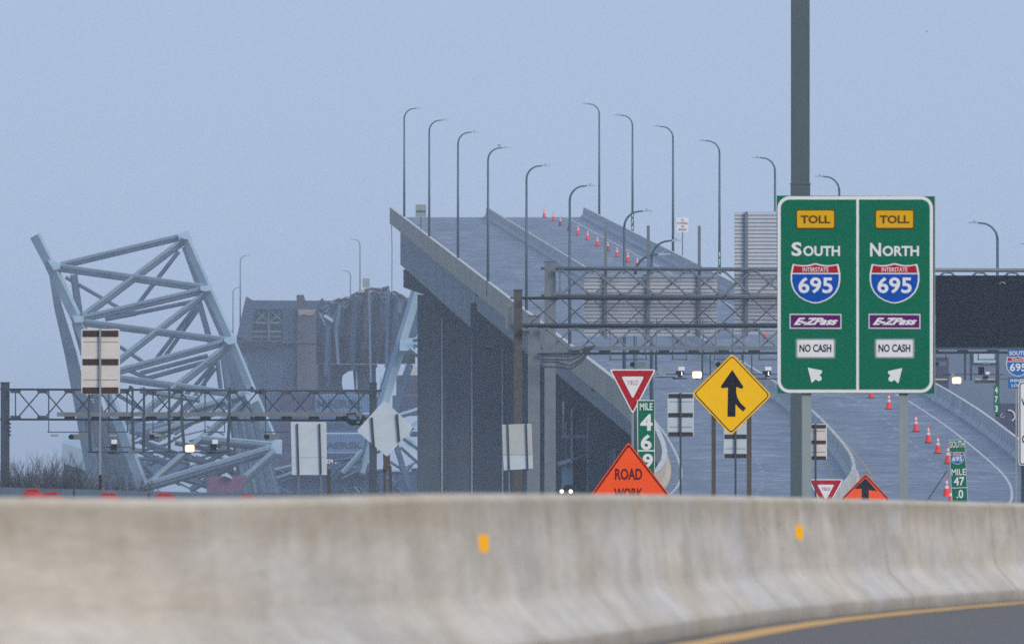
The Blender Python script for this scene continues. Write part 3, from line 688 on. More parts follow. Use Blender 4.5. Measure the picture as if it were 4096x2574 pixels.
plate([tl(3797, 1952), tl(3857, 1952), tl(3857, 2058), tl(3797, 2058)], D, D - .004, .003, M['green'], 'lower_panel', t)
letter('SOUTH', 3800, 1762, 3857, 1789, D, D - .009, M['white'], t, .01, tilt=.035)
shield(3829, 1831, 58, 50, D, D - .009, t, blue='bluelight')
letter('MILE', 3806, 1874, 3863, 1899, D, D - .009, M['white'], t, .01, tilt=.035); letter('47', 3815, 1906, 3858, 1940, D, D - .009, M['white'], t, .02, tilt=.035); letter('.0', 3826, 1957, 3853, 1991, D, D - .009, M['white'], t, .02, tilt=.035)
px_post(3838, 3846, 1800, D, ZG, M['post'], t, Y=D + .022)
tag(MB().tube([P(3790, 1878, 765), P(3716, 1990, 765), P(3690, 2030, 765)], .018, 5).build('leaning_rod', M['rail_dark'], label='thin dark rod leaning to the right beside the tilted green mile board', cat='rod', at=P(3716, 1990, 765)))
D = 450.0
t = empty('regulatory_sign', P(4180, 2150, D), 'white regulatory sign with black border cut off by the right edge of the frame', 'road sign')
plate(rr(4074, 1526, 4290, 1860, 12), D, D, .02, M['white'], 'sign_board', t)
plate(rr(4078, 1530, 4286, 1856, 10), D, D - .004, .003, M['black'], 'border', t); plate(rr(4082, 1534, 4282, 1852, 8), D, D - .008, .003, M['white'], 'field', t)
letter('W', 4086, 1594, 4116, 1622, D, D - .012, M['black'], t, .02); letter('O', 4088, 1738, 4112, 1772, D, D - .012, M['black'], t, .02)
px_post(4085, 4100, 1840, D, ZG, M['rail_dark'], t, Y=D + .022)
D = 900.0
t = empty('route_sign', P(4060, 2050, D), 'blue and red route shield assembly at the right frame edge below the dark message board', 'road sign')
plate([(4032, 1396), (4112, 1396), (4112, 1424), (4032, 1424)], D, D, .02, M['bluelight'], 'south_plate', t); letter('SOUTH', 4037, 1403, 4107, 1420, D, D - .006, M['white'], t, .02)
shield(4072, 1465, 94, 78, D, D, t, blue='bluelight')
plate([(4032, 1508), (4112, 1508), (4112, 1552), (4032, 1552)], D, D, .02, M['bluelight'], 'loop_plate', t); letter('INNER', 4042, 1515, 4102, 1527, D, D - .006, M['white'], t, .02); letter('LOOP', 4046, 1534, 4098, 1546, D, D - .006, M['white'], t, .02)
px_post(4062, 4069, 1400, D, ZG, M['post'], t, Y=D + .022)
# white striped sign backs
SB = [(325, 1315, 480, 1575, 520, 'brown', 'tall white sign back with three brown braces in front of the collapsed truss', 401),
      (2670, 1570, 2776, 1745, 620, 'darkbar', 'white sign back with three dark braces left of the yellow merge sign', 2722),
      (2895, 1655, 2990, 1832, 640, 'darkbar', 'white sign back with dark braces partly hidden under the yellow merge sign', 2942),
      (3205, 1694, 3308, 1838, 560, 'brown', 'white sign back with brown braces half hidden behind the mast', 3262)]
for (x0, y0, x1, y1, D, bm, lab, xp) in SB:
    t = empty('blank_sign', P(xp, 2100, D), lab, 'sign')
    plate(rr(x0, y0, x1, y1, 8, 3), D, D, .02, M['alu_warm' if x0 < 400 or x0 > 3000 else 'alu'], 'sign_panel', t)
    for k in range(3):
        yc = y0 + 18 * (y1 - y0) / 260 + k * ((y1 - y0) - 33 * (y1 - y0) / 260) / 2; hh = 12 * (y1 - y0) / 260
        px = (x1 - x0)
        MB().box(P(x0 + px * .04, 0, D).x, P(x1 - px * .04, 0, D).x, D - .02, D - .001, P(0, yc + hh, D).z, P(0, yc - hh, D).z).build('brace', M[bm], t)
    px_post(xp - 4, xp + 4, y0, D, ZG, M['rail_dark' if x0 > 400 else 'post'], t, Y=D - .07)
    for k in (.2, .78):
        yc = y0 + (y1 - y0) * k; MB().box(P(x0 + 8, 0, D).x, P(x1 - 8, 0, D).x, D - .006, D - .001, P(0, yc + 1.5, D).z, P(0, yc - 1.5, D).z).build('panel_seam', M['post'], t)
px = P(401, 1940, 519); tag(MB().box(px.x - .035, px.x + .035, 519, 519.07, ZG, P(0, 1898, 519).z).build('stub_post', M['brown'], label='short dark brown stub post at the foot of the striped sign', cat='post', at=(px.x, 519, ZG)))
# blank sign backs
for (poly, posts, D, mm, lab, bot) in (
    ([(1163, 1686), (1305, 1686), (1308, 1898), (1168, 1898)], (1189, 1278), 640, 'alu', 'blank pale sign back on two posts between truss and diamond sign back', 1828),
    ([(2008, 1697), (2126, 1693), (2133, 1872), (2015, 1880)], (2031, 2105), 700, 'alu_tan', 'blank tan and white sign back, slightly tilted, in front of the brown gantry post', 1817),
    ([(1537, 1599), (1654, 1708), (1548, 1826), (1427, 1722)], (1490, 1590), 560, 'alu', 'blank pale diamond sign back on two dark posts', None)):
    cx = sum(p[0] for p in poly) / 4; t = empty('blank_sign', P(cx, 2100, D), lab, 'sign')
    if bot:
        (a, b, c, d) = poly; f = (bot - a[1]) / (d[1] - a[1]); l_ = (a[0] + (d[0] - a[0]) * f, bot); r_ = (b[0] + (c[0] - b[0]) * f, bot)
        plate([a, b, r_, l_], D, D, .02, M[mm], 'upper_panel', t); plate([(l_[0], bot + 1.5), (r_[0], bot + 1.5), c, d], D, D, .02, M['alu'], 'lower_panel', t)
    else: plate(rounded(poly, 9), D, D, .02, M[mm], 'sign_panel', t)
    if bot:
        for x in posts:
            MB().beam(P(x, 1693, D - .04), P(x + 6, bot + (bot - 1693) * .5, D - .04), .045, .03).build('rail', M['rail_dark'], t)
            MB().beam(P(x + 2, 1700, D + .06), P(x + 8, 2060, D + .06), .045, .05).build('post', M['rail'], t)
    else:
        for (xa, ya, xb, yb) in ((1487, 1668, 1496, 1790), (1588, 1655, 1597, 1765)): MB().beam(P(xa, ya, D - .04), P(xb, yb, D - .04), .05, .03).build('rail', M['rail_dark'], t)
        MB().beam(P(1545, 1800, D + .04), P(1548, 1878, D + .04), .17, .05).build('bracket', M['wood'], t)
        for (xa, xb) in ((1538, 1540), (1560, 1570)): MB().beam(P(xa, 1860, D + .1), P(xb, 2100, D + .1), .07, .06).build('post', M['wood'], t)
for (x, y0, D, lab) in ((1315, 1876, 640, 'short brown wooden post right of the blank rectangular sign back'),):
    p = P(x, 0, D); tag(MB().box(p.x - .05, p.x + .05, D, D + .1, ZG, P(0, y0, D).z).build('wooden_post', M['wood'], label=lab, cat='post', at=(p.x, D, ZG)))

# signs standing on the bridge
def small_sign(x0, y0, x1, y1, yb, D, m_, lab, words=None):
    t = empty('bridge_sign', P((x0 + x1) / 2, yb, D), lab, 'road sign')
    plate(rr(x0, y0, x1, y1, 3, 2), D, D, .03, m_, 'sign_panel', t)
    c = P((x0 + x1) / 2, 0, D).x; MB().box(c - .04, c + .04, D + .035, D + .115, P(0, yb, D).z, P(0, y0 + 4, D).z).build('post', M['rail_dark'], t)
    if words:
        n = len(words); h = (y1 - y0) / (n + .6)
        for i, w_ in enumerate(words):
            letter(w_, (x0 + x1) / 2 - len(w_) * 2.6, y0 + h * (i + .45), (x0 + x1) / 2 + len(w_) * 2.6, y0 + h * (i + 1.15), D, D - .01, M['redbox'], t, .02)
    return t
t = small_sign(1662, 818, 1705, 868, 930, 2035, M['post'], 'grey back of a small sign near the broken left end of the bridge')
MB().box(P(1665, 0, 2035).x, P(1702, 0, 2035).x, 2034.9, 2034.98, P(0, 846, 2035).z, P(0, 842, 2035).z).build('cross_brace', M['rail_dark'], t)
small_sign(2707, 870, 2753, 928, 1026, 1880, M['white'], 'white no stopping on bridge sign above the right parapet', ['NO', 'STOPPING', 'ON', 'BRIDGE'])
small_sign(1450, 1113, 1479, 1150, 1205, 3745, M['post'], 'small grey sign on the distant remaining span')
# green mile boards strapped to lamp poles
for (x, y0, y1, D, s, lab) in ((2530, 848, 922, 2044, '476', 'narrow green mile board strapped to a far lamp pole beside the no stopping sign'), (2878, 1000, 1064, 1789, '47', 'narrow green mile board on the lamp pole above the sign gantry'), (3985, 1540, 1652, 1286, '473', 'green mile board reading 473 on the lamp pole at right')):
    t = empty('pole_board', P(x, y1, D), lab, 'road sign', None); w = 11 if D < 1300 else 6
    plate([(x - w, y0), (x + w, y0), (x + w, y1), (x - w, y1)], D - .2, D - .2, .02, M['green'], 'board', t)
    n = len(s); hh = (y1 - y0) / n
    for i, ch in enumerate(s): letter(ch, x - w * .55, y0 + hh * (i + .16), x + w * .55, y0 + hh * (i + .84), D - .2, D - .21, M['white'], t, .02)

# ------------------------------------------------------------------ cones
def make_cone(loc, lab, body='cone', h=.95):
    t = empty('traffic_cone', loc, lab, 'traffic cone', 'traffic cones along the closed lane')
    MB().box(loc[0] - .22, loc[0] + .22, loc[1] - .22, loc[1] + .22, loc[2] + .004, loc[2] + .05).build('base', M['rubber'], t)
    r = lambda z: .17 - .14 * z / h
    MB().lathe(loc, [(r(.05), .05), (r(.47 * h), .47 * h)], 12).build('lower_body', M[body], t)
    MB().lathe(loc, [(r(.47 * h) + .004, .47 * h), (r(.62 * h) + .004, .62 * h)], 12).build('collar', M['collar'], t)
    MB().lathe(loc, [(r(.62 * h), .62 * h), (r(.70 * h), .70 * h)], 12).build('band', M[body], t)
    MB().lathe(loc, [(r(.70 * h) + .004, .70 * h), (r(.86 * h) + .004, .86 * h)], 12).build('collar', M['collar'], t)
    MB().lathe(loc, [(r(.86 * h), .86 * h), (r(h), h)], 12).build('tip', M[body], t)
    return t
CN = [(2177, 872, 'farthest orange cone, standing against the sky at the crest of the bridge'), (2214, 887, 'second farthest orange cone, its tip just against the sky'),
      (2241, 906, 'dull dark red cone, third from the crest of the bridge', 1), (2276, 923, 'cone half hidden by a lamp pole, fourth from the crest', 1), (2312, 943, 'orange cone, fifth from the crest, just right of a lamp pole'),
      (2350, 964, 'orange cone, sixth from the crest of the bridge'), (2389, 987, 'orange cone, seventh from the crest of the bridge'), (2431, 1006, 'dull dark red cone just right of the leftmost gantry panel post', 1),
      (2468, 1031, 'orange cone, second above the gantry top chord'), (2511, 1052, 'orange cone just above the gantry top chord'), (2549, 1074, 'orange cone tip showing at the gantry top chord'),
      (3063, 1357, 'lone orange cone seen through the gantry left of the toll sign'), (3484, 1594, 'orange cone cut off by the bottom edge of the toll sign'), (3555, 1640, 'orange cone just under the bottom edge of the toll sign, left of its right post'),
      (3663, 1729, 'orange cone right of the toll sign post, farthest of that row'), (3713, 1774, 'orange cone right of the toll sign post, second of that row'), (3751, 1816, 'orange cone right of the toll sign post, third of that row'),
      (3791, 1857, 'orange cone partly hidden behind the tilted mile board'), (3786, 1993, 'nearest orange cone, just above the foreground barrier')]
c0 = cdk = None
for cc in CN:
    D = D_from_y(cc[1] - 3) if cc[1] < 1900 else 1062.0
    loc = Vector(((cc[0] - HX) * D / F, D, EYE + (HY - cc[1] + 3) * D / F))
    if len(cc) > 3:
        if cdk is None: cdk = make_cone(loc, cc[2], 'conedark')
        else: dup(cdk, loc, cc[2])
    else:
        if c0 is None: c0 = make_cone(loc, cc[2])
        else: dup(c0, loc, cc[2])
D = 900.0; c = P(3802, 2000, D); t = empty('traffic_cone', c, 'slim bright orange cone touching the bottom of the tilted mile board', 'traffic cone')
MB().lathe((c.x, D, c.z), [(.07, 0), (.012, .50)], 10).build('body', M['orange'], t); MB().lathe((c.x, D, c.z), [(.053, .18), (.036, .30)], 10).build('collar', M['white'], t)
MB().box(c.x - .1, c.x + .1, D - .1, D + .1, c.z - .03, c.z).build('base', M['rubber'], t); px_post(3800, 3804, 2000, D, ZG, M['post'], t)

# ------------------------------------------------------------------ gantries
def gantry(name, label, D, xa, xb, yt0, yt1, yb0, yb1, nodes, rc, wb, m_, posts, depth=1.6, mtop=None, plates=True, group=None):
    t = empty(name, P(posts[0][0], 2080, D), label, 'gantry', group)
    ft = lambda x: yt0 + (yt1 - yt0) * (x - xa) / (xb - xa); fb_ = lambda x: yb0 + (yb1 - yb0) * (x - xa) / (xb - xa)
    for dd in (0, depth):
        MB().tube([P(xa, yt0, D) + Vector((0, dd, 0)), P(xb, yt1, D) + Vector((0, dd, 0))], rc, 8).build('chord', mtop or m_, t, smooth=True)
        MB().tube([P(xa, yb0, D) + Vector((0, dd, 0)), P(xb, yb1, D) + Vector((0, dd, 0))], rc, 8).build('chord', m_, t, smooth=True)
    n0, pitch = nodes; x = n0; ns = []
    while x < xb + pitch: ns.append(x); x += pitch
    o = Vector((0, -.0, 0))
    for i, x in enumerate(ns):
        if x > xb: break
        if plates:
            for yy, sg in ((ft(x), 1), (fb_(x), -1)):
                w = 25 * 90 / (F / D) * .9 if False else 24; h = 15
                q = [(x - w, yy), (x + w, yy), (x + w * .8, yy + sg * h), (x - w * .8, yy + sg * h)]
                plate(q, D, D - .03, .03, m_, 'gusset_plate', t)
        x2 = min(x + pitch, xb + 40)
        if x2 <= xb + 5:
            MB().tube([P(x + 8, ft(x) + 6, D) + Vector((0, -.06, 0)), P(x2 - 8, fb_(x2) - 6, D) + Vector((0, -.06, 0))], wb, 6).build('brace', m_, t)
            MB().tube([P(x + 8, fb_(x) - 6, D) + Vector((0, .06, 0)), P(x2 - 8, ft(x2) + 6, D) + Vector((0, .06, 0))], wb, 6).build('brace', m_, t)
        MB().tube([P(x, ft(x), D), P(x, ft(x), D) + Vector((0, depth, 0))], wb, 6).build('tie', m_, t)
        MB().tube([P(x, fb_(x), D), P(x, fb_(x), D) + Vector((0, depth, 0))], wb, 6).build('tie', m_, t)
    for (px0, px1, py, pm) in posts:
        a, b = P(px0, 0, D).x, P(px1, 0, D).x
        MB().box(a, b, D + .3, D + .3 + (b - a), ZG - .3, P(0, py, D).z).build('post', pm, t)
        MB().box(a - .03, b + .03, D + .27, D + .33 + (b - a), P(0, py, D).z, P(0, py - 3, D).z).build('post_cap', pm, t)
        for yy in (ft(px0), fb_(px0)):
            MB().tube([P(px0 - 14, yy, D) , P(px0, yy, D)], rc * .8, 8).build('bolt_flange', M['rail_dark'], t)
    return t
def hang(t, D, x0, y0, x1, y1, w, m_='rail_dark', name='hanger'):
    MB().beam(P(x0, y0, D), P(x1, y1, D), w * D / F, w * D / F).build(name, M[m_], t)
def pbox(t, D, x0, y0, x1, y1, name, m_, dep=.4, dy=0):
    a, b = P(x0, y1, D), P(x1, y0, D); return MB().box(a.x, b.x, D + dy, D + dy + dep, a.z, b.z).build(name, M[m_], t)
def camera_unit(t, D, x0, y0, x1, y1):
    h = (y1 - y0); c = pbox(t, D, x0 + h * .8, y0, x1, y1, 'camera_housing', 'rail', .3, -.6)
    p = P(x0 + h * .5, (y0 + y1) / 2, D); MB().tube([p + Vector((0, -.8, 0)), p + Vector((0, -.3, 0))], h * .5 * D / F, 12).build('camera_lens', M['black'], c)
    return c
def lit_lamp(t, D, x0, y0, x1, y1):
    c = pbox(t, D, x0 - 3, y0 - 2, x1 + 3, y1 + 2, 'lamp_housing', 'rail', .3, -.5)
    plate(rr(x0 - 4, y0 - 4, x1 + 4, y1 + 4, 7, 3), D - .53, D - .53, .02, M['lamphalo'], 'halo_plate', c)  # emissive plate added as the halo of the lamp
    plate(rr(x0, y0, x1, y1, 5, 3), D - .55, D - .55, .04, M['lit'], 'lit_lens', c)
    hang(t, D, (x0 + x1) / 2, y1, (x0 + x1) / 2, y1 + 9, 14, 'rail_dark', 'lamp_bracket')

# left toll gantry
D = 1050.0
g = gantry('toll_gantry', 'long dark toll gantry spanning the left side in front of the collapsed truss', D, 37, 1525, 1556, 1561, 1676, 1680, (62, 108.5), .045, .032, M['rail_dark'], [(2, 37, 1530, M['rail_dark']), (1477, 1507, 1532, M['rail_dark'])])
MB().beam(P(228, 1656, D - .3), P(1450, 1655, D - .3), 17 * D / F, .25).build('cable_tray', M['rail'], g)
for x in (62, 195, 435, 508, 612, 820, 1062, 1435): hang(g, D, x, 1558, x, 1678, 5)
for x0, x1 in ((195, 345), (435, 510), (612, 680), (820, 898), (1062, 1190)):
    hang(g, D - .5, x0, 1678, x0, 1727, 4); hang(g, D - .5, x1, 1678, x1, 1727, 4); hang(g, D - .5, x0 - 6, 1727, x1 + 2, 1727, 4, name='hanger_rail')
for x0, x1, yy in ((356, 362, 1807), (530, 534, 1800), (576, 574, 1805), (677, 677, 1807), (727, 738, 1807), (918, 910, 1797)):
    hang(g, D - .4, x0, 1548, x0, 1678, 9, 'rail_dark', 'mast_arm'); hang(g, D - .4, x0, 1678, x1, yy, 12, 'rail_dark', 'mast_arm')
hang(g, D - .4, 350, 1807, 920, 1808, 6, name='equipment_rail'); hang(g, D - .4, 395, 1787, 535, 1788, 4, name='equipment_rail'); hang(g, D - .4, 745, 1785, 920, 1785, 4, name='equipment_rail')
for a in ((275, 1735, 342, 1757), (598, 1735, 662, 1757), (1056, 1735, 1120, 1757)): camera_unit(g, D, *a)
for x in (220, 455, 630): pbox(g, D, x - 16, 1736, x + 14, 1745, 'antenna', 'post', .5, -.7)
for (x0, wx) in ((444, 447), (841, 850)):
    pbox(g, D, x0, 1775, x0 + 26, 1800, 'sensor_box', 'black', .3, -.7); pbox(g, D, wx, 1757, wx + 22, 1774, 'sensor_hood', 'white', .3, -.7); hang(g, D - .4, x0 - 12, 1812, x0 + 36, 1812, 7, name='sensor_mount')
for (x, y) in ((385, 1795), (525, 1808), (555, 1800), (895, 1790)): pbox(g, D, x - 12, y - 8, x + 14, y + 7, 'junction_box', 'rail', .3, -.6)
for x, y in ((522, 1552), (1008, 1556), (1050, 1565), (522, 1668), (1008, 1676)): pbox(g, D, x - 7, y - 10, x + 7, y + 12, 'splice_collar', 'rail_dark', .2, -.15)
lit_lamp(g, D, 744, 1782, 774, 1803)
for k in range(4): MB().tube([P(1375, 1662 + k * 4, D - .5), P(1405, 1680 + 6 * k, D - .5), P(1440, 1700 - 2 * k, D - .5), P(1452, 1690 - 9 * k, D - .5)], .035, 6).build('cable', M['black'], g)
MB().tube([P(1385, 1680, D - .6), P(1390, 1655, D - .6), P(1420, 1652, D - .6), P(1432, 1675, D - .6), P(1418, 1690, D - .6)], .035, 6).build('cable', M['black'], g)
for k in range(4): pbox(g, D, 36, 1690 + k * 15, 44, 1697 + k * 15, 'ladder_rung', 'rail_dark', .1, .2)

# sign gantry (upper, behind)
D = 1060.0
ga = gantry('sign_gantry', 'tall grey sign gantry carrying the dark message board and ribbed panels', D, 2223, 4330, 1073, 1081, 1182, 1190, (2238, 129.3), .085, .05, M['rail'], [(2178, 2223, 1046, M['rail']), (4330, 4370, 1046, M['rail'])], depth=1.8)
hang(ga, D, 2239, 1075, 2239, 1182, 9, 'rail', 'end_strut')
def ribbed(x0, y0, x1, y1, D, lab, posts):
    t = empty('ribbed_sign_panel', P((x0 + x1) / 2, y1, D), lab, 'sign panel')
    n = int(round((y1 - y0) / 15.0)); h = (y1 - y0) / n
    me = None
    for k in range(n):
        ya = y0 + k * h; a, b = P(x0, ya + h * .90, D), P(x1, ya, D)
        o = MB().hexa([(a.x, D - .03, a.z), (b.x, D - .03, a.z), (b.x, D + .05, a.z), (a.x, D + .05, a.z)], [(a.x, D + .02, b.z), (b.x, D + .02, b.z), (b.x, D + .05, b.z), (a.x, D + .05, b.z)])
        if me is None: first = o.build('slat', M['louver'], t); me = first.data; z0 = ya
        else:
            c = bpy.data.objects.new('slat', me); col.objects.link(c); c.parent = t; c.location = (0, 0, -(ya - z0) * D / F)
    a, b = P(x0 + 1, y1 - 1, D), P(x1 - 1, y0 + 1, D); MB().box(a.x, b.x, D + .055, D + .08, a.z, b.z).build('backing_sheet', M['rail_dark'], t)
    for (xp, ya, yb) in posts: hang(t, D - .15, xp, ya, xp, yb, 12, 'rail', 'upright')
ribbed(2336, 1097, 2868, 1345, D + 2.3, 'wide light grey ribbed sign panel behind the gantry trusses', [(2422, 905, 1355), (2593, 902, 1350), (2797, 903, 1350)])
ribbed(2937, 846, 3230, 1338, D + 2.3, 'tall light grey ribbed sign panel left of the toll sign', [(2986, 846, 1345)])
D = 925.0
t = empty('message_board', P(4000, 1390, D - 1), 'large blank black electronic message board right of the toll sign', 'message board')
pbox(t, D - 1, 3690, 1107, 4300, 1388, 'cabinet', 'vms', .8); pbox(t, D - 1, 3684, 1388, 4306, 1395, 'lower_frame', 'rail_dark', .9, -.02)
pbox(t, D - 1, 3684, 1101, 4306, 1107, 'upper_frame', 'vms', .9, -.02)
MB().tube([P(4010 + 12 * math.cos(a / 10 * math.pi), 1140 - 12 * math.sin(a / 10 * math.pi), D - 1.06) for a in range(1, 10)], .02, 5).build('lifting_eye', M['post'], t)
# middle sign gantry with thin braces
D = 930.0
gb = gantry('sign_gantry', 'brown-posted gantry with thin cross braces in the middle of the picture', D, 2089, 4400, 1191, 1193, 1302, 1304, (2110, 127.5), .055, .022, M['rail_brown'], [(2055, 2089, 1160, M['rail_brown']), (4400, 4434, 1160, M['rail_brown'])], plates=False)
MB().beam(P(2089, 1297, D - .2), P(4400, 1298, D - .2), 8 * D / F, .1).build('lower_channel', M['rail_dark'], gb)
for x, y in ((2902, 1189), (2902, 1302)): pbox(gb, D, x - 7, y - 12, x + 7, y + 12, 'splice_collar', 'rail_dark', .2, -.15)
for x in (2545, 2627, 2811, 3015): hang(gb, D - .1, x, 1270, x, 1300, 3, name='spike')
pbox(gb, D, 2089, 1322, 2118, 1338, 'junction_box', 'rail_brown', .3); 
# right toll gantry
D = 980.0
gc = gantry('toll_gantry', 'grey toll gantry with hanging cameras under the sign gantries, centre to right', D, 2152, 4330, 1308, 1303, 1413, 1408, (2178, 119.5), .05, .04, M['rail'], [(2112, 2160, 1262, M['rail']), (4330, 4370, 1262, M['post'])])
MB().beam(P(2290, 1392, D - .3), P(4330, 1390, D - .3), 16 * D / F, .25).build('cable_tray', M['rail'], gc)
for x in (2440, 2580, 2626, 2691, 2745, 2812, 2863, 2930, 2975, 3038): hang(gc, D, x, 1305, x, 1412, 5, 'rail')
for x0, x1 in ((2441, 2584), (2691, 2745), (2858, 2966), (3037, 3110), (3740, 3783), (3913, 3980)):
    hang(gc, D - .5, x0, 1412, x0, 1437, 4); hang(gc, D - .5, x1, 1412, x1, 1437, 4); hang(gc, D - .5, x0 - 5, 1437, x1 + 5, 1437, 4, name='hanger_rail')
for x0, yy, w in ((2606, 1476, 6), (2624, 1482, 9), (2809, 1516, 8), (2841, 1505, 5), (2972, 1450, 6), (3007, 1500, 5), (3860, 1520, 9), (3884, 1520, 9)): hang(gc, D - .4, x0, 1412, x0, yy, w, 'rail_dark', 'mast_arm')
for a in ((2625, 1495, 2835, 1496, 4), (2690, 1513, 2748, 1513, 6), (2620, 1508, 2700, 1508, 4), (3000, 1513, 3110, 1514, 5), (3000, 1496, 3110, 1496, 4), (3780, 1496, 4015, 1497, 4), (3980, 1515, 4100, 1516, 3), (3740, 1500, 3800, 1500, 5)): hang(gc, D - .4, a[0], a[1], a[2], a[3], a[4], name='equipment_rail')
for a in ((2519, 1447, 2582, 1468), (2862, 1447, 2925, 1468), (3740, 1447, 3783, 1462)): camera_unit(gc, D, *a)
for x in (2440, 2720, 3070, 3945): pbox(gc, D, x - 14, 1447, x + 14, 1454, 'antenna', 'post', .5, -.7)
for (x0, wx) in ((2703, 2713), (3050, 3060)):
    q = pbox(gc, D, x0, 1483, x0 + 33, 1496, 'sensor_box', 'black', .3, -.7); pbox(gc, D, x0 + 8, 1496, x0 + 26, 1508, 'sensor_foot', 'black', .3, -.7); pbox(gc, D, wx, 1466, wx + 25, 1481, 'sensor_hood', 'white', .3, -.7)
    pbox(gc, D, wx + 12, 1487, wx + 15, 1500, 'lit_slit', 'lit', .02, -.74)
pbox(gc, D, 3912, 1467, 3936, 1495, 'sensor_box', 'black', .3, -.7); pbox(gc, D, 3941, 1486, 3957, 1497, 'sensor_hood', 'white', .3, -.7); pbox(gc, D, 3930, 1502, 3952, 1513, 'sensor_box', 'black', .3, -.7)
for (x, y) in ((2642, 1478), (2640, 1492), (2655, 1500), (4095, 1490), (3810, 1498)): pbox(gc, D, x - 7, y - 7, x + 8, y + 6, 'junction_box', 'post', .3, -.6)
for (x0, x1) in ((3700, 3790), (3898, 3980)):
    q = pbox(gc, D, x0, 1519, x1, 1531, 'light_bar', 'rail_dark', .3, -.6); pbox(gc, D, x0 + 2, 1514, x1 - 2, 1519, 'bar_cover', 'beige', .3, -.6)
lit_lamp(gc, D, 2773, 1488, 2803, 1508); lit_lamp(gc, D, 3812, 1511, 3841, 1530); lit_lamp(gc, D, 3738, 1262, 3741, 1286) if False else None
for k, (ya, yb, xe) in enumerate(((1413, 1411, 2330), (1422, 1424, 2345), (1436, 1440, 2352), (1446, 1462, 2358), (1466, 1474, 2366))):
    pts = [P(2163, ya, D - .6), P(2230, ya + 1, D - .6), P(2270 + k * 4, yb, D - .6), P(2310 + k * 5, (yb + 1398) / 2 + 6, D - .6), P(xe, 1396 - k, D - .6), P(xe + 14, 1386 - k, D - .6)]
    MB().tube(pts, .036, 6).build('cable', M['rail_dark'], gc)

# ------------------------------------------------------------------ collapsed truss
t = empty('collapsed_truss', P(650, 2150, 2910), 'twisted blue-grey steel truss of the fallen bridge leaning at the left', 'bridge wreck')
def mem(x0, y0, x1, y1, w, D0=2900, D1=None, roll=12, m_='wreck', name='brace', dep=.8, par=None, w2=None):
    D1 = D1 or D0; MB().beam(P(x0, y0, D0), P(x1, y1, D1), w * D0 / F, dep, roll, w2=(w2 or w) * D0 / F).build(name, M[m_], par or t)
def gus(poly, D=2898.5, par=None, m_='wreck'):
    pl = [P(x, y, D) for x, y in poly]; n = len(pl); th = Vector((0, .5, 0))
    # plate tipped back a little so that it catches the sky
    cz = sum(p.z for p in pl) / n
    pl = [p + Vector((0, (p.z - cz) * 1.2, 0)) for p in pl]
    MB().add(pl + [p + th for p in pl], [tuple(range(n)), tuple(range(2 * n - 1, n - 1, -1))] + [(i, (i + 1) % n, (i + 1) % n + n, i + n) for i in range(n)]).build('gusset_plate', M[m_], par or t)
# chords (upper faces turned to the sky)
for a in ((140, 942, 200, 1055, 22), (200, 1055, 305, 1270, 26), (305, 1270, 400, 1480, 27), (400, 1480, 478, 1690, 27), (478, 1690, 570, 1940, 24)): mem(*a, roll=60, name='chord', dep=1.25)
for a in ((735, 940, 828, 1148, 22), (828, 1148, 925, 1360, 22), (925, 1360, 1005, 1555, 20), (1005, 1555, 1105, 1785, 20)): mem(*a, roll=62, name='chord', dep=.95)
for a in ((197, 1050, 232, 1225, 14, 30), (232, 1225, 284, 1420, 30, 46), (284, 1420, 322, 1600, 46, 54), (322, 1600, 350, 1770, 54, 52), (350, 1770, 390, 1990, 52, 50)): mem(*a[:5], w2=a[5], D0=2908, roll=5, m_='wreck_mid', name='chord', dep=1.2)
for a in ((300, 1290, 400, 1640, 26), (740, 985, 800, 1150, 26), (825, 1185, 898, 1350, 28), (795, 1200, 842, 1370, 22), (905, 1385, 960, 1560, 34)): mem(*a, D0=2908, roll=5, m_='wreck_dark', name='rear_chord')
# front bracing
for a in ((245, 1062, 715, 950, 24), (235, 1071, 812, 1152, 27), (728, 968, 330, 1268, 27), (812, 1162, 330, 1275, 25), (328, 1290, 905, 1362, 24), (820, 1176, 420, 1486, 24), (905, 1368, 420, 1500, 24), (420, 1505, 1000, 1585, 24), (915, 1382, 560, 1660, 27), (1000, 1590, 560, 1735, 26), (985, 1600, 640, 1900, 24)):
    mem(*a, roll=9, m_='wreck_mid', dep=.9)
    mem(a[0], a[1] - a[4] * .42, a[2], a[3] - a[4] * .42, 5, D0=2899, roll=60, name='brace_flange', dep=.35)  # paler strip paints the sky-lit top edge of each brace
# rear bracing, thinner
for a in ((715, 1005, 555, 1212, 13), (262, 1108, 478, 1232, 10), (295, 1098, 318, 1262, 26), (790, 1202, 545, 1252, 12), (545, 1252, 420, 1275, 16), (785, 1222, 620, 1442, 12), (803, 1222, 648, 1442, 12), (478, 1385, 575, 1448, 10), (832, 1422, 560, 1492, 13),
          (820, 1448, 590, 1512, 14), (590, 1512, 490, 1470, 12), (880, 1425, 765, 1560, 12), (862, 1470, 795, 1560, 12), (868, 1430, 885, 1575, 14), (850, 1440, 800, 1590, 10), (760, 1560, 610, 1720, 14), (800, 1560, 660, 1720, 14), (440, 1560, 610, 1660, 12), (480, 1690, 700, 1660, 14),
          (350, 1590, 470, 1560, 12), (430, 1700, 640, 1760, 14), (520, 1790, 700, 1860, 14), (530, 1830, 760, 1850, 10), (560, 1760, 760, 1830, 12)): mem(*a, D0=2912, roll=15, m_='wreck_dark', name='rear_brace', dep=.6)
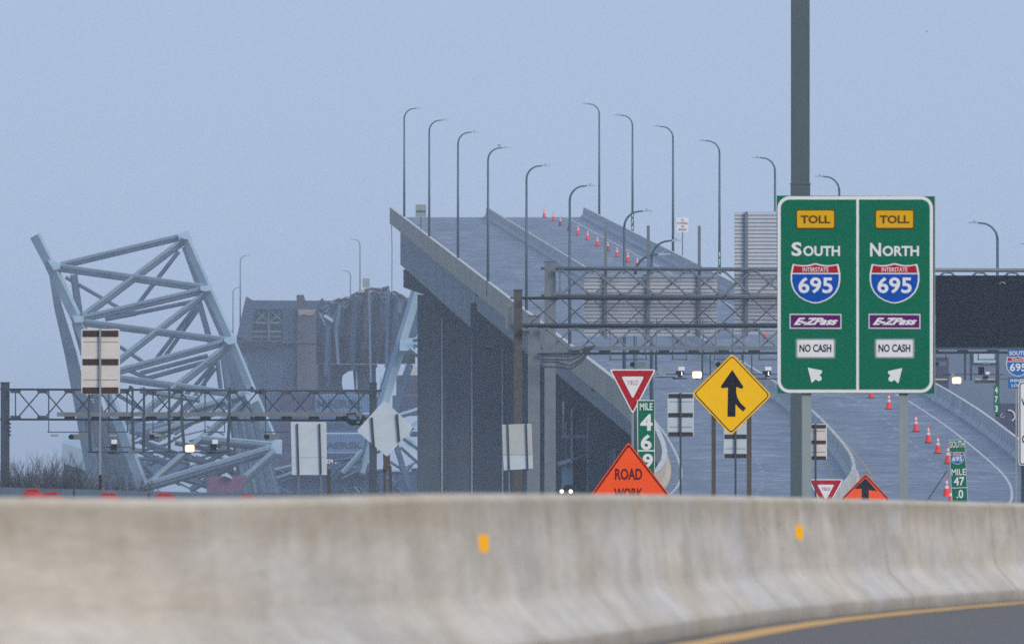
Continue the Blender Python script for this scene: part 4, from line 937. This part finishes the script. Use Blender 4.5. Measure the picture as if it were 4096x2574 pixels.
# lower tangle with sky-lit top edges painted as paler flanges
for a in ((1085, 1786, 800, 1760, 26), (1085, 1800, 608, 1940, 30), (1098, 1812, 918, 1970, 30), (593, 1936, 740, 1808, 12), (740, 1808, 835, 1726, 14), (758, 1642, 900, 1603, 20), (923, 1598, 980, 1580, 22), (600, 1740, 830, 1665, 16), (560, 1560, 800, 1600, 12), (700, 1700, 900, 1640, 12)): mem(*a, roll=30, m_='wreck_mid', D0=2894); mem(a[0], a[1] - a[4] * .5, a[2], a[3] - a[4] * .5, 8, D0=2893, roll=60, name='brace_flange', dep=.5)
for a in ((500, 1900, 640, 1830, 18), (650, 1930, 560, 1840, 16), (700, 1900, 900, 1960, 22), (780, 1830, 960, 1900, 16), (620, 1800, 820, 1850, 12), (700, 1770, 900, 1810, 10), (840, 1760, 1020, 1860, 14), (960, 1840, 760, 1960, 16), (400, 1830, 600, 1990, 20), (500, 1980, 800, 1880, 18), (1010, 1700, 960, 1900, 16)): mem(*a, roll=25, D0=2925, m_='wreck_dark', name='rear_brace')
for q in ([(190, 1040), (243, 1052), (240, 1075), (215, 1080)], [(706, 940), (752, 918), (770, 960), (735, 955)], [(800, 1143), (850, 1138), (852, 1160), (822, 1165), (802, 1160)], [(288, 1262), (335, 1262), (333, 1288), (300, 1290)], [(896, 1348), (945, 1345), (948, 1370), (915, 1378), (897, 1365)], [(975, 1560), (1028, 1560), (1032, 1600), (1005, 1615), (985, 1595)], [(1075, 1775), (1105, 1752), (1128, 1758), (1128, 1815), (1105, 1812), (1080, 1798)], [(790, 1570), (858, 1580), (862, 1612), (835, 1622), (800, 1612)]): gus(q)
# stringers of the fallen deck
for k in range(7):
    mem(890 + k * 14, 1410 + k * 3, 985 + k * 20, 1985, 13, D0=2918 + k, roll=-10 + 8 * (k % 3), m_='wreck_dark' if k % 2 else 'wreck_mid', name='stringer')
for k in range(8):
    mem(352 + k * 13, 1585 + k * 12, 372 + k * 24, 1985, 13, D0=2916 + k, roll=-10 + 8 * (k % 3), m_='wreck_dark' if k % 2 else 'wreck_mid', name='stringer')
mb = MB(); mb.hexa([P(880, 1430, 2928), P(975, 1420, 2928), P(1130, 1990, 2928), P(960, 1990, 2928)], [P(880, 1430, 2931), P(975, 1420, 2931), P(1130, 1990, 2931), P(960, 1990, 2931)]); mb.build('deck_plate', M['wreck_dark'], t)
mb = MB(); mb.hexa([P(350, 1590, 2928), P(455, 1680, 2928), P(560, 1990, 2928), P(365, 1990, 2928)], [P(350, 1590, 2931), P(455, 1680, 2931), P(560, 1990, 2931), P(365, 1990, 2931)]); mb.build('deck_plate', M['wreck_dark'], t)
random.seed(3)
for k in range(60):
    x, y = random.uniform(480, 1080), random.uniform(1700, 1960); a = random.choice((-.5, -.3, .35, .6, .25)) ; L = random.uniform(50, 170)
    mem(x, y, x + L, y - L * a, random.uniform(3, 9), D0=2930 + random.uniform(0, 12), roll=random.uniform(-20, 30), m_=random.choice(('wreck', 'wreck_mid', 'wreck_dark', 'wreck_dark')), name='bent_member', dep=.5)
# fragment at far left
fr = empty('deck_fragment', P(300, 1990, 2960), 'pale tilted slab of fallen deck beside the bare shrubs', 'bridge wreck')
mb = MB(); A = [P(250, 1770, 2960), P(345, 1800, 2960), P(350, 1882, 2960), P(245, 1850, 2960)]; mb.hexa(A, [p + Vector((0, 3, 1)) for p in A]); mb.build('slab', M['wreck'], fr)
mb = MB(); A = [P(255, 1852, 2962), P(350, 1884, 2962), P(352, 2000, 2962), P(258, 2000, 2962)]; mb.hexa(A, [p + Vector((0, 2, 0)) for p in A]); mb.build('support', M['wreck_dark'], fr)
# right-hand wreck
t2 = empty('collapsed_truss', P(1560, 2150, 2700), 'pale steel chord with splayed gusset leaning behind the bridge pier', 'bridge wreck')
def m2(*a, **k): mem(*a, par=t2, **k)
for a in ((1668, 1158, 1600, 1385, 24), (1606, 1372, 1520, 1650, 27), (1522, 1640, 1470, 1850, 24)): m2(*a, D0=2700, roll=50, name='chord', dep=1.1)
for a in ((1690, 1190, 1640, 1372, 34), (1575, 1400, 1500, 1650, 16), (1640, 1455, 1560, 1700, 26), (1500, 1650, 1450, 1900, 30), (1560, 1700, 1640, 1960, 20)): m2(*a, D0=2706, roll=8, m_='wreck_dark', name='rear_chord')
gus([(1600, 1360), (1645, 1350), (1668, 1362), (1662, 1392), (1635, 1402), (1598, 1402)], 2698, t2)
for a in ((1650, 1360, 1695, 1350, 7), (1655, 1378, 1695, 1388, 7), (1640, 1395, 1695, 1440, 8), (1600, 1662, 1695, 1632, 12), (1640, 1712, 1695, 1680, 14), (1615, 1750, 1700, 1810, 10), (1610, 1780, 1700, 1860, 26), (1640, 1735, 1700, 1735, 10), (1450, 1890, 1480, 1780, 8), (1370, 1890, 1450, 1800, 8)): m2(*a, D0=2697, roll=28)
gus([(1650, 1705), (1695, 1680), (1695, 1735), (1665, 1725)], 2696, t2)
random.seed(5)
for k in range(26):
    x, y = random.uniform(1320, 1660), random.uniform(1790, 1960); a = random.choice((-.6, .5, 1.1, -1.2, .1)); L = random.uniform(40, 110)
    m2(x, y, x + L, y - L * a, random.uniform(4, 9), D0=2715 + random.uniform(0, 12), roll=random.uniform(-10, 45), m_=random.choice(('wreck_mid', 'wreck_dark', 'wreck_dark')), name='bent_member', dep=.4)

# ------------------------------------------------------------------ remaining far span
D = 3750.0
t = empty('far_span', P(1200, 2350, D), 'distant remaining bridge span seen end on with cross-braced underside', 'bridge')
def fbx(x0, y0, x1, y1, D, dep, name, m_, par): a, b = P(x0, y1, D), P(x1, y0, D); return MB().box(a.x, b.x, D, D + dep, a.z, b.z).build(name, M[m_], par)
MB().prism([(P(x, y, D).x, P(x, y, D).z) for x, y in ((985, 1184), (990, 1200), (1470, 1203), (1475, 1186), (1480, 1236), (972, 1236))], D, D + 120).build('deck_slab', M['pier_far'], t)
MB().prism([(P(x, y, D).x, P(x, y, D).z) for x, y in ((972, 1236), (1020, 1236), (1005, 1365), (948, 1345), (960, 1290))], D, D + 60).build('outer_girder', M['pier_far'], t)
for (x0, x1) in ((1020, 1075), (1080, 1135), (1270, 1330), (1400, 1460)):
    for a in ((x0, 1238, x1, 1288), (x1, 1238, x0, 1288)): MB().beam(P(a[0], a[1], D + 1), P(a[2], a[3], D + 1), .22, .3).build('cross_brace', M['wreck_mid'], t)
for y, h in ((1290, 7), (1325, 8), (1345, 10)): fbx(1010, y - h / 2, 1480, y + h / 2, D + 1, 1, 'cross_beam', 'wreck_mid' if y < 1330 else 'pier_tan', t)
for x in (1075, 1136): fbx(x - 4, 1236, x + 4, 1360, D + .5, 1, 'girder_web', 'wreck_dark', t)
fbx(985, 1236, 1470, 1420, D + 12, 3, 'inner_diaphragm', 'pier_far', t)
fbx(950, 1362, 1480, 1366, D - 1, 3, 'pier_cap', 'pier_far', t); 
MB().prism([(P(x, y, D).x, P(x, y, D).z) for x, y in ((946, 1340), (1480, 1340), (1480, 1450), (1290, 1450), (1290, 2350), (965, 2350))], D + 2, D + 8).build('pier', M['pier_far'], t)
for (x, yt, side, DD, lab) in ((961, 1030, 1, 3760, 'thin lamp on the left edge of the distant remaining span, the taller of two'), (932, 1157, 1, 3900, 'lower thin lamp left of the distant remaining span'), (1440, 965, -1, 3700, 'tall thin lamp on the right edge of the distant remaining span'), (1402, 1090, -1, 3900, 'short thin lamp on the distant remaining span')):
    zt = P(0, yt, DD).z; hh = 11.0; loc = Vector((P(x, 0, DD).x, DD, zt - hh))
    o = dup(l0 if side > 0 else r0, loc, lab, 'lamps on the distant span')
tp = empty('broken_pier', P(1195, 2350, 3350), 'tan stained concrete bridge pier standing in front of the distant span', 'pier')
D = 3350.0
fbx(1132, 1232, 1192, 2350, D + .6, 8, 'dark_shaft', 'pier_far', tp)  # left part of the pier, in the darker concrete
MB().prism([(P(x, y, D).x, P(x, y, D).z) for x, y in ((1190, 1232), (1262, 1232), (1268, 1560), (1275, 2350), (1186, 2350), (1188, 1560))], D, D + 8).build('shaft', M['pier_tan'], tp)
fbx(1132, 1366, 1266, 1372, D - .3, 8, 'ledge', 'pier_tan', tp)
MB().prism([(P(x, y, D).x, P(x, y, D).z) for x, y in ((1186, 1179), (1214, 1178), (1220, 1200), (1228, 1230), (1178, 1230), (1186, 1208))], D + 1, D + 4).build('bearing_block', M['darkshed'], tp)
MB().prism([(P(x, y, D).x, P(x, y, D).z) for x, y in ((1190, 1238), (1262, 1238), (1255, 1258), (1235, 1262), (1215, 1256), (1196, 1262))], D - .2, D).build('spalled_edge', M['rubble'], tp)
# hanging deck slab
ts = empty('fallen_deck_slab', P(1450, 1990, 3200), 'dark ribbed slab of collapsed roadway draped in front of the distant span', 'bridge wreck')
D = 3200.0
sl = [(1265, 1215), (1300, 1212), (1335, 1207), (1362, 1206), (1400, 1187), (1430, 1174), (1465, 1166), (1520, 1160), (1540, 1158), (1560, 1170), (1580, 1172), (1622, 1194), (1650, 1206), (1665, 1215), (1660, 1455), (1272, 1455)]
random.seed(11)
top = []
for i in range(13):
    (xa, ya), (xb, yb) = sl[i], sl[i + 1]
    for k in range(4): top.append((xa + (xb - xa) * k / 4, ya + (yb - ya) * k / 4 + random.uniform(-6, 5)))
rows = [0, .12, .3, .55, .8, 1.0]; mb = MB(); mb2 = []
for r_ in rows:
    for (x, y) in top:
        yy = y + (1455 - y) * r_; mb.v.append(P(x, yy, D) + Vector((0, -6 * math.sin(r_ * 2.5) + .9 * math.sin(x * .11 + r_ * 3), 0)))
n = len(top); nr = len(rows)
mb.v += [v + Vector((0, 3, 0)) for v in mb.v[:n * nr]]
for i in range(nr - 1):
    for j in range(n - 1):
        a = i * n + j; mb.f.append((a, a + 1, a + n + 1, a + n)); b = a + n * nr; mb.f.append((b, b + n, b + n + 1, b + 1))
for j in range(n - 1): mb.f.append((j, j + n * nr, j + 1 + n * nr, j + 1)); q = (nr - 1) * n + j; mb.f.append((q, q + 1, q + 1 + n * nr, q + n * nr))
for i in range(nr - 1): a = i * n; mb.f.append((a, a + n, a + n + n * nr, a + n * nr)); a = i * n + n - 1; mb.f.append((a, a + n * nr, a + n + n * nr, a + n))
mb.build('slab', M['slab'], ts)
for (x0, y0, x1, y1, w, mm) in ((1358, 1222, 1343, 1330, 12, 'wreck_mid'), (1343, 1330, 1352, 1455, 11, 'wreck_mid'), (1415, 1185, 1412, 1480, 14, 'pier_far'), (1475, 1170, 1482, 1550, 8, 'wreck_mid'), (1552, 1175, 1545, 1470, 10, 'wreck_dark'), (1604, 1205, 1598, 1250, 14, 'wreck_mid'), (1313, 1300, 1305, 1500, 14, 'wreck_dark'), (1322, 1350, 1312, 1560, 6, 'hull'), (1276, 1250, 1300, 1300, 8, 'wreck_mid'), (1296, 1262, 1332, 1284, 12, 'wreck'), (1330, 1290, 1352, 1235, 10, 'wreck_dark')):
    MB().beam(P(x0, y0, D - 8), P(x1, y1, D - 8), w * D / F, .5, 15).build('rib', M[mm], ts)
for i in range(0, n - 3, 2):
    if top[i][0] > 1330: MB().beam(P(top[i][0], top[i][1] - 2, D - 3), P(top[i + 2][0], top[i + 2][1] + random.uniform(-5, 3), D - 3), .22, .5, 20).build('edge_beam', M['darkshed'], ts)
for k in range(22):
    x = random.uniform(1370, 1640); y = interp([(p[0], p[1]) for p in sl[:14]], x) + random.uniform(4, 22)
    MB().beam(P(x, y, D - 5), P(x + random.uniform(-20, 20), y + random.uniform(8, 30), D - 5), .15, .2).build('dangling_bar', M[random.choice(('wreck_mid', 'rubble', 'wreck_dark'))], ts)
for k in range(34):
    x = random.uniform(1262, 1660); y = interp([(p[0], p[1]) for p in sl[:14]], x) + random.uniform(-6, 8); a = random.uniform(-.9, .6); L = random.uniform(10, 34)
    MB().beam(P(x, y, D - 4 - k * .05), P(x + L, y + L * a, D - 4 - k * .05), random.uniform(.12, .4), .4, 15).build('bent_bar', M[random.choice(('darkshed', 'hull', 'wreck_dark', 'rubble'))], ts)
for k in range(14):
    x = random.uniform(1268, 1322); y = random.uniform(1222, 1300); MB().beam(P(x, y, D - 6), P(x + random.uniform(-18, 26), y + random.uniform(-16, 22), D - 6), random.uniform(.15, .4), .4, 20).build('bent_bar', M[random.choice(('wreck_mid', 'wreck_dark', 'darkshed'))], ts)
fbx(1272, 1456, 1508, 1468, D + 1, 6, 'lower_edge_beam', 'pier_far', ts)
fbx(1372, 1560, 1520, 1575, D, 6, 'sill_beam', 'bluebox2', ts)
MB().prism([(P(x, y, D).x, P(x, y, D).z) for x, y in ((1272, 1466), (1420, 1466), (1412, 1480), (1392, 1484), (1370, 1500), (1366, 1530), (1372, 1560), (1380, 1575), (1272, 1575))], D, D + 5).build('side_support', M['slab'], ts)
MB().prism([(P(x, y, D).x, P(x, y, D).z) for x, y in ((1410, 1466), (1503, 1466), (1503, 1575), (1420, 1575))], D, D + 5).build('middle_support', M['pier_far'], ts)
hang(ts, D - 1, 1426, 1480, 1428, 1555, 5, 'paleblue', 'pale_strut'); hang(ts, D - 1, 1524, 1505, 1521, 1560, 2, 'wreck_dark', 'thin_strut')
# ship and containers
D = 3100.0
sh = empty('container_ship', P(1300, 2250, D), 'dark blue hull of the container ship pinned under the wreckage', 'ship')
MB().prism([(P(x, y, D).x, P(x, y, D).z) for x, y in ((1015, 1885), (1640, 1885), (1760, 1875), (1745, 2050), (1700, 2263), (1060, 2263), (1030, 2050))], D + 3, D + 46).build('hull', M['hull'], sh)
MB().prism([(P(x, y, D).x, P(x, y, D).z) for x, y in ((1015, 1878), (1640, 1878), (1760, 1868), (1760, 1875), (1640, 1885), (1015, 1885))], D + 2.6, D + 3.4).build('bulwark', M['wreck'], sh)
for k in range(9): fbx(1290 + 38 * k, 1886, 1292 + 38 * k, 1980, D + 2.7, .3, 'hull_rib', 'wreck_dark', sh)
CT = [(1112, 1568, 'purplebox', 'purple-grey shipping container, top left of the stack behind the pier', None), (1112, 1650, 'purplebox', 'purple-grey shipping container left of the second lettered row', None), (1112, 1730, 'purplebox', 'purple-grey shipping container left of the third lettered row', None), (1112, 1808, 'purplebox', 'purple-grey shipping container, bottom left of the stack', None),
      (1263, 1576, 'bluebox2', 'pale blue lettered shipping container on top of the stack behind the gantry', ('MAERSK', 1268, 1596, 1450, 1630)), (1263, 1655, 'bluebox', 'blue lettered shipping container, second in the stack', ('MAERSK', 1268, 1690, 1450, 1712)),
      (1263, 1734, 'bluebox2', 'blue lettered shipping container, third in the stack', ('MAERSK', 1272, 1766, 1450, 1792)), (1263, 1810, 'hull', 'dark blue shipping container at the bottom of the stack', ('ZPMC', 1300, 1836, 1360, 1852))]
for (x, y, mm, lab, tx) in CT:
    w = 148 if x < 1200 else 238
    c = empty('shipping_container', P(x, y + 74, D), lab, 'container', 'containers stacked on the ship')
    fbx(x, y, x + w, y + 74, D, 2.4, 'body', mm, c)
    mb = MB()
    for k in range(int(w / 12)):
        a, b = P(x + 4 + 12 * k, y + 69, D), P(x + 8 + 12 * k, y + 5, D); mb.box(a.x, b.x, D - .06, D - .001, a.z, b.z)
    o = mb.build('corrugation', M[mm], c); o['kind'] = 'stuff'
    for xx in (x, x + w - 4): fbx(xx, y, xx + 4, y + 74, D - .12, .1, 'corner_post', mm, c)
    if tx: letter(tx[0], tx[1], tx[2], tx[3], tx[4], D - .15, D - .15, M['white' if mm == 'hull' else 'boxink'], c, .03)
c = empty('shipping_container', P(1650, 1660, 2950), 'purple shipping container behind the pale leaning chord', 'container'); 
fbx(1585, 1500, 1720, 1580, 2950, 2.4, 'body', 'purplebox', c); fbx(1570, 1581, 1720, 1662, 2950, 2.4, 'lower_body', 'purplebox', c)
MB().prism([(P(x, y, 2950).x, P(x, y, 2950).z) for x, y in ((1625, 1500), (1640, 1470), (1665, 1462), (1690, 1480), (1700, 1500))], 2950, 2952).build('torn_roof', M['alu_tan'], c)
c = empty('shipping_container', P(910, 1990, 2890), 'crumpled dark red shipping container low in the truss wreckage', 'container')
A = [P(828, 1905, 2890), P(985, 1898, 2890), P(960, 1990, 2890), P(826, 1995, 2890)]; MB().hexa(A, [p + Vector((0, 2.5, 0)) for p in A]).build('body', M['redbox'], c)
A = [P(892, 1900, 2889), P(905, 1888, 2889), P(922, 1900, 2889), P(930, 1915, 2889)]; MB().hexa(A, [p + Vector((0, .8, 0)) for p in A]).build('torn_corner', M['paleblue'], c)
# pale patches of things seen through the truss
c = empty('shipping_container', P(560, 1800, 3000), 'pale blue shipping container caught inside the lower truss', 'container'); fbx(490, 1690, 640, 1735, 3000, 2.4, 'body', 'bluebox2', c)
c = empty('shipping_container', P(700, 1900, 3010), 'white and grey shipping container caught low in the truss', 'container'); fbx(560, 1850, 760, 1920, 3010, 2.4, 'body', 'bluebox', c)

# ------------------------------------------------------------------ right background, shed, car
D = 1750.0
t = empty('warehouse', P(4000, 2000, D), 'large pale blue-grey building wall beyond the right bridge parapet', 'building')
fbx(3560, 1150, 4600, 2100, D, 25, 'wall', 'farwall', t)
fbx(3895, 1405, 3992, 1450, D - .3, .29, 'pale_wall_band', 'paleblue', t)  # plain pale blue band on the wall
MB().box(P(3560, 0, D).x - .3, P(4600, 0, D).x + .3, D - .4, D + 25.3, P(0, 1150, D).z, P(0, 1142, D).z).build('parapet_coping', M['pier_far'], t)
for k in range(0): fbx(3560 + 120 * k, 1152, 3564 + 120 * k, 2100, D - .15, .14, 'wall_rib', 'farwall', t)
c = empty('box_trailer', P(3760, 1560, 1650), 'purple trailer showing between the toll sign and the message board posts', 'trailer'); fbx(3700, 1428, 3795, 1560, 1650, 3, 'body', 'purplebox', c); fbx(3705, 1560, 3790, 1640, 1650.5, 2, 'underframe', 'darkshed', c); fbx(3705, 1636, 3790, 1990, 1650.5, 2, 'loading_dock', 'pier', c)
c = empty('box_trailer', P(4050, 1800, 1600), 'purple trailer with a curved white mark behind the right parapet', 'trailer'); fbx(3992, 1612, 4180, 1800, 1600, 3, 'body', 'purplebox', c); fbx(4000, 1800, 4170, 1990, 1600.5, 2, 'loading_dock', 'pier', c)
MB().tube([P(x, y, 1599.9) for x, y in ((4032, 1640), (4045, 1641), (4054, 1648), (4060, 1660), (4058, 1672), (4048, 1682))], .05, 5).build('curved_mark', M['white'], c)
MB().tube([P(4010 + 8 * math.cos(a * .7), 1662 + 8 * math.sin(a * .7), 1599.9) for a in range(8)], .025, 5).build('round_mark', M['collar'], c)
D = 1500.0
t = empty('shed', P(2290, 2000, D), 'small shed with pale doorway and slanted roof under the bridge', 'shed')
fbx(2247, 1852, 2292, 1962, D, .1, 'door', 'paleblue', t); fbx(2290, 1838, 2352, 2010, D + .2, 4, 'wall', 'darkshed', t); fbx(2247, 1962, 2292, 2010, D, .2, 'sill', 'redbox', t)
MB().beam(P(2232, 1855, D - .4), P(2282, 1838, D - .4), .24, 3).build('roof', M['alu'], t); MB().beam(P(2275, 1840, D), P(2352, 1815, D), .1, 3).build('roof_edge', M['roofm'], t)
t = empty('pipe_stack', P(2450, 2000, 1440), 'pale vertical pipes beside the road work sign under the bridge', 'pipes')
for x in (2440, 2450, 2461): hang(t, 1440, x, 1795, x, 2010, 6, 'pipe', 'pipe')
# car with its headlights on
D = 1420.0; cz = EYE - 2.75; cx = P(2266, 0, D).x
t = empty('car', (cx, D, cz), 'car facing the camera with both headlights on behind the barrier', 'car')
def car_sec(y0, y1, pts, nm, mm): MB().prism([(cx + a, cz + b) for a, b in pts], y0, y1).build(nm, M[mm], t)
car_sec(D, D + 4.3, [(-.34, .28), (-.36, .7), (-.30, .98), (.72, .98), (.86, .7), (.84, .28)], 'body', 'carpaint')
car_sec(D + 1.2, D + 3.6, [(-.24, .985), (-.14, 1.38), (.60, 1.38), (.68, .985)], 'cabin', 'glass')
for k in (-.32, .22):
    w_ = MB().tube([(cx + k + (.0 if k < 0 else .3), D + .9, cz + .3), (cx + k + (.2 if k < 0 else .52), D + .9, cz + .3)], .30, 12).build('wheel', M['rubber'], t)
for x in (2247, 2283):
    p = P(x, 1964, D); MB().lathe((0, 0, 0), [(.001, 0)], 3); MB().tube([(p.x, D - .06, p.z), (p.x, D - .002, p.z)], .125, 12).build('headlight', M['headlight'], t)

# birds
def bird(c, s, lab):
    t = empty('bird', c, lab, 'bird')
    MB().lathe((c[0], c[1], c[2] - s * .3), [(s * .1, 0), (s * .22, s * .2), (s * .2, s * .5), (s * .06, s * .75)], 8).build('body', M['bird'], t)
    MB().hexa([(c[0] - s * .2, c[1], c[2]), (c[0], c[1], c[2]), (c[0], c[1] + .05, c[2]), (c[0] - s * .2, c[1] + .05, c[2])], [(c[0] - s * .75, c[1], c[2] + s * .35), (c[0] - s * .6, c[1], c[2] + s * .45), (c[0] - s * .6, c[1] + .05, c[2] + s * .45), (c[0] - s * .75, c[1] + .05, c[2] + s * .35)]).build('wing', M['bird'], t)
    MB().hexa([(c[0], c[1], c[2]), (c[0] + s * .2, c[1], c[2]), (c[0] + s * .2, c[1] + .05, c[2]), (c[0], c[1] + .05, c[2])], [(c[0] + s * .7, c[1], c[2] + s * .5), (c[0] + s * .85, c[1], c[2] + s * .4), (c[0] + s * .85, c[1] + .05, c[2] + s * .4), (c[0] + s * .7, c[1] + .05, c[2] + s * .5)]).build('wing', M['bird'], t)
    return t
p = P(1996, 582, 1735); bird((p.x, p.y, p.z - .02), .22, 'bird perched on the arm of a bridge lamp')
p = P(3706, 128, 1500); bird((p.x, p.y, p.z), .12, 'tiny bird flying in the sky at upper right')

# ------------------------------------------------------------------ bare shrubs
def shrub(x, ytop, D, spread, n, lab, seed):
    rnd = random.Random(seed); b = P(x, 0, D); base = Vector((b.x, D, ZG)); H_ = P(0, ytop, D).z - ZG
    t = empty('bare_shrub', base, lab, 'shrub', 'bare shrubs at lower left')
    tr, tw = MB(), MB()
    def twig(p, d, L, r, lv):
        pts = [p]; q = p.copy(); dd = d.copy()
        for k in range(3):
            dd = (dd + Vector((rnd.uniform(-.18, .18), rnd.uniform(-.18, .18), rnd.uniform(-.02, .14)))).normalized(); q = q + dd * L / 3; pts.append(q.copy())
        (tr if lv < 1 else tw).tube(pts, r, 3 if lv else 5, r * .45, cap=False)
        if lv < 3:
            for k in range(rnd.randint(4, 6)):
                s = pts[rnd.randint(1, 3)]; nd = (dd + Vector((rnd.uniform(-.7, .7), rnd.uniform(-.7, .7), rnd.uniform(0, .5)))).normalized(); twig(s, nd, L * rnd.uniform(.5, .72), r * .52, lv + 1)
    for k in range(int(n * 1.5)):
        a = rnd.uniform(0, 6.28); d = Vector((math.cos(a) * spread, math.sin(a) * spread, 1)).normalized()
        twig(base + Vector((math.cos(a) * .2, math.sin(a) * .2, 0)), d, H_ * rnd.uniform(.36, .56), .035, 0)
    tr.build('stem', M['twig'], t); tw.build('twigs', M['twig'], t)
for a in ((75, 1850, 880, .4, 12, 'low bare shrub beside the left gantry post', 1), (135, 1832, 900, .5, 15, 'rounded bare shrub, tallest and leftmost of the big ones', 2), (205, 1826, 920, .5, 15, 'dense bare shrub in the middle of the left thicket', 3), (270, 1840, 910, .55, 13, 'bare shrub in front of the pale tilted slab', 4), (340, 1880, 930, .5, 9, 'low bare shrub left of the striped sign post', 6), (490, 1880, 940, .5, 8, 'sparse bare shrub right of the striped sign post', 7), (560, 1915, 900, .4, 6, 'small sparse bare shrub in front of the truss foot', 8)):
    shrub(*a)
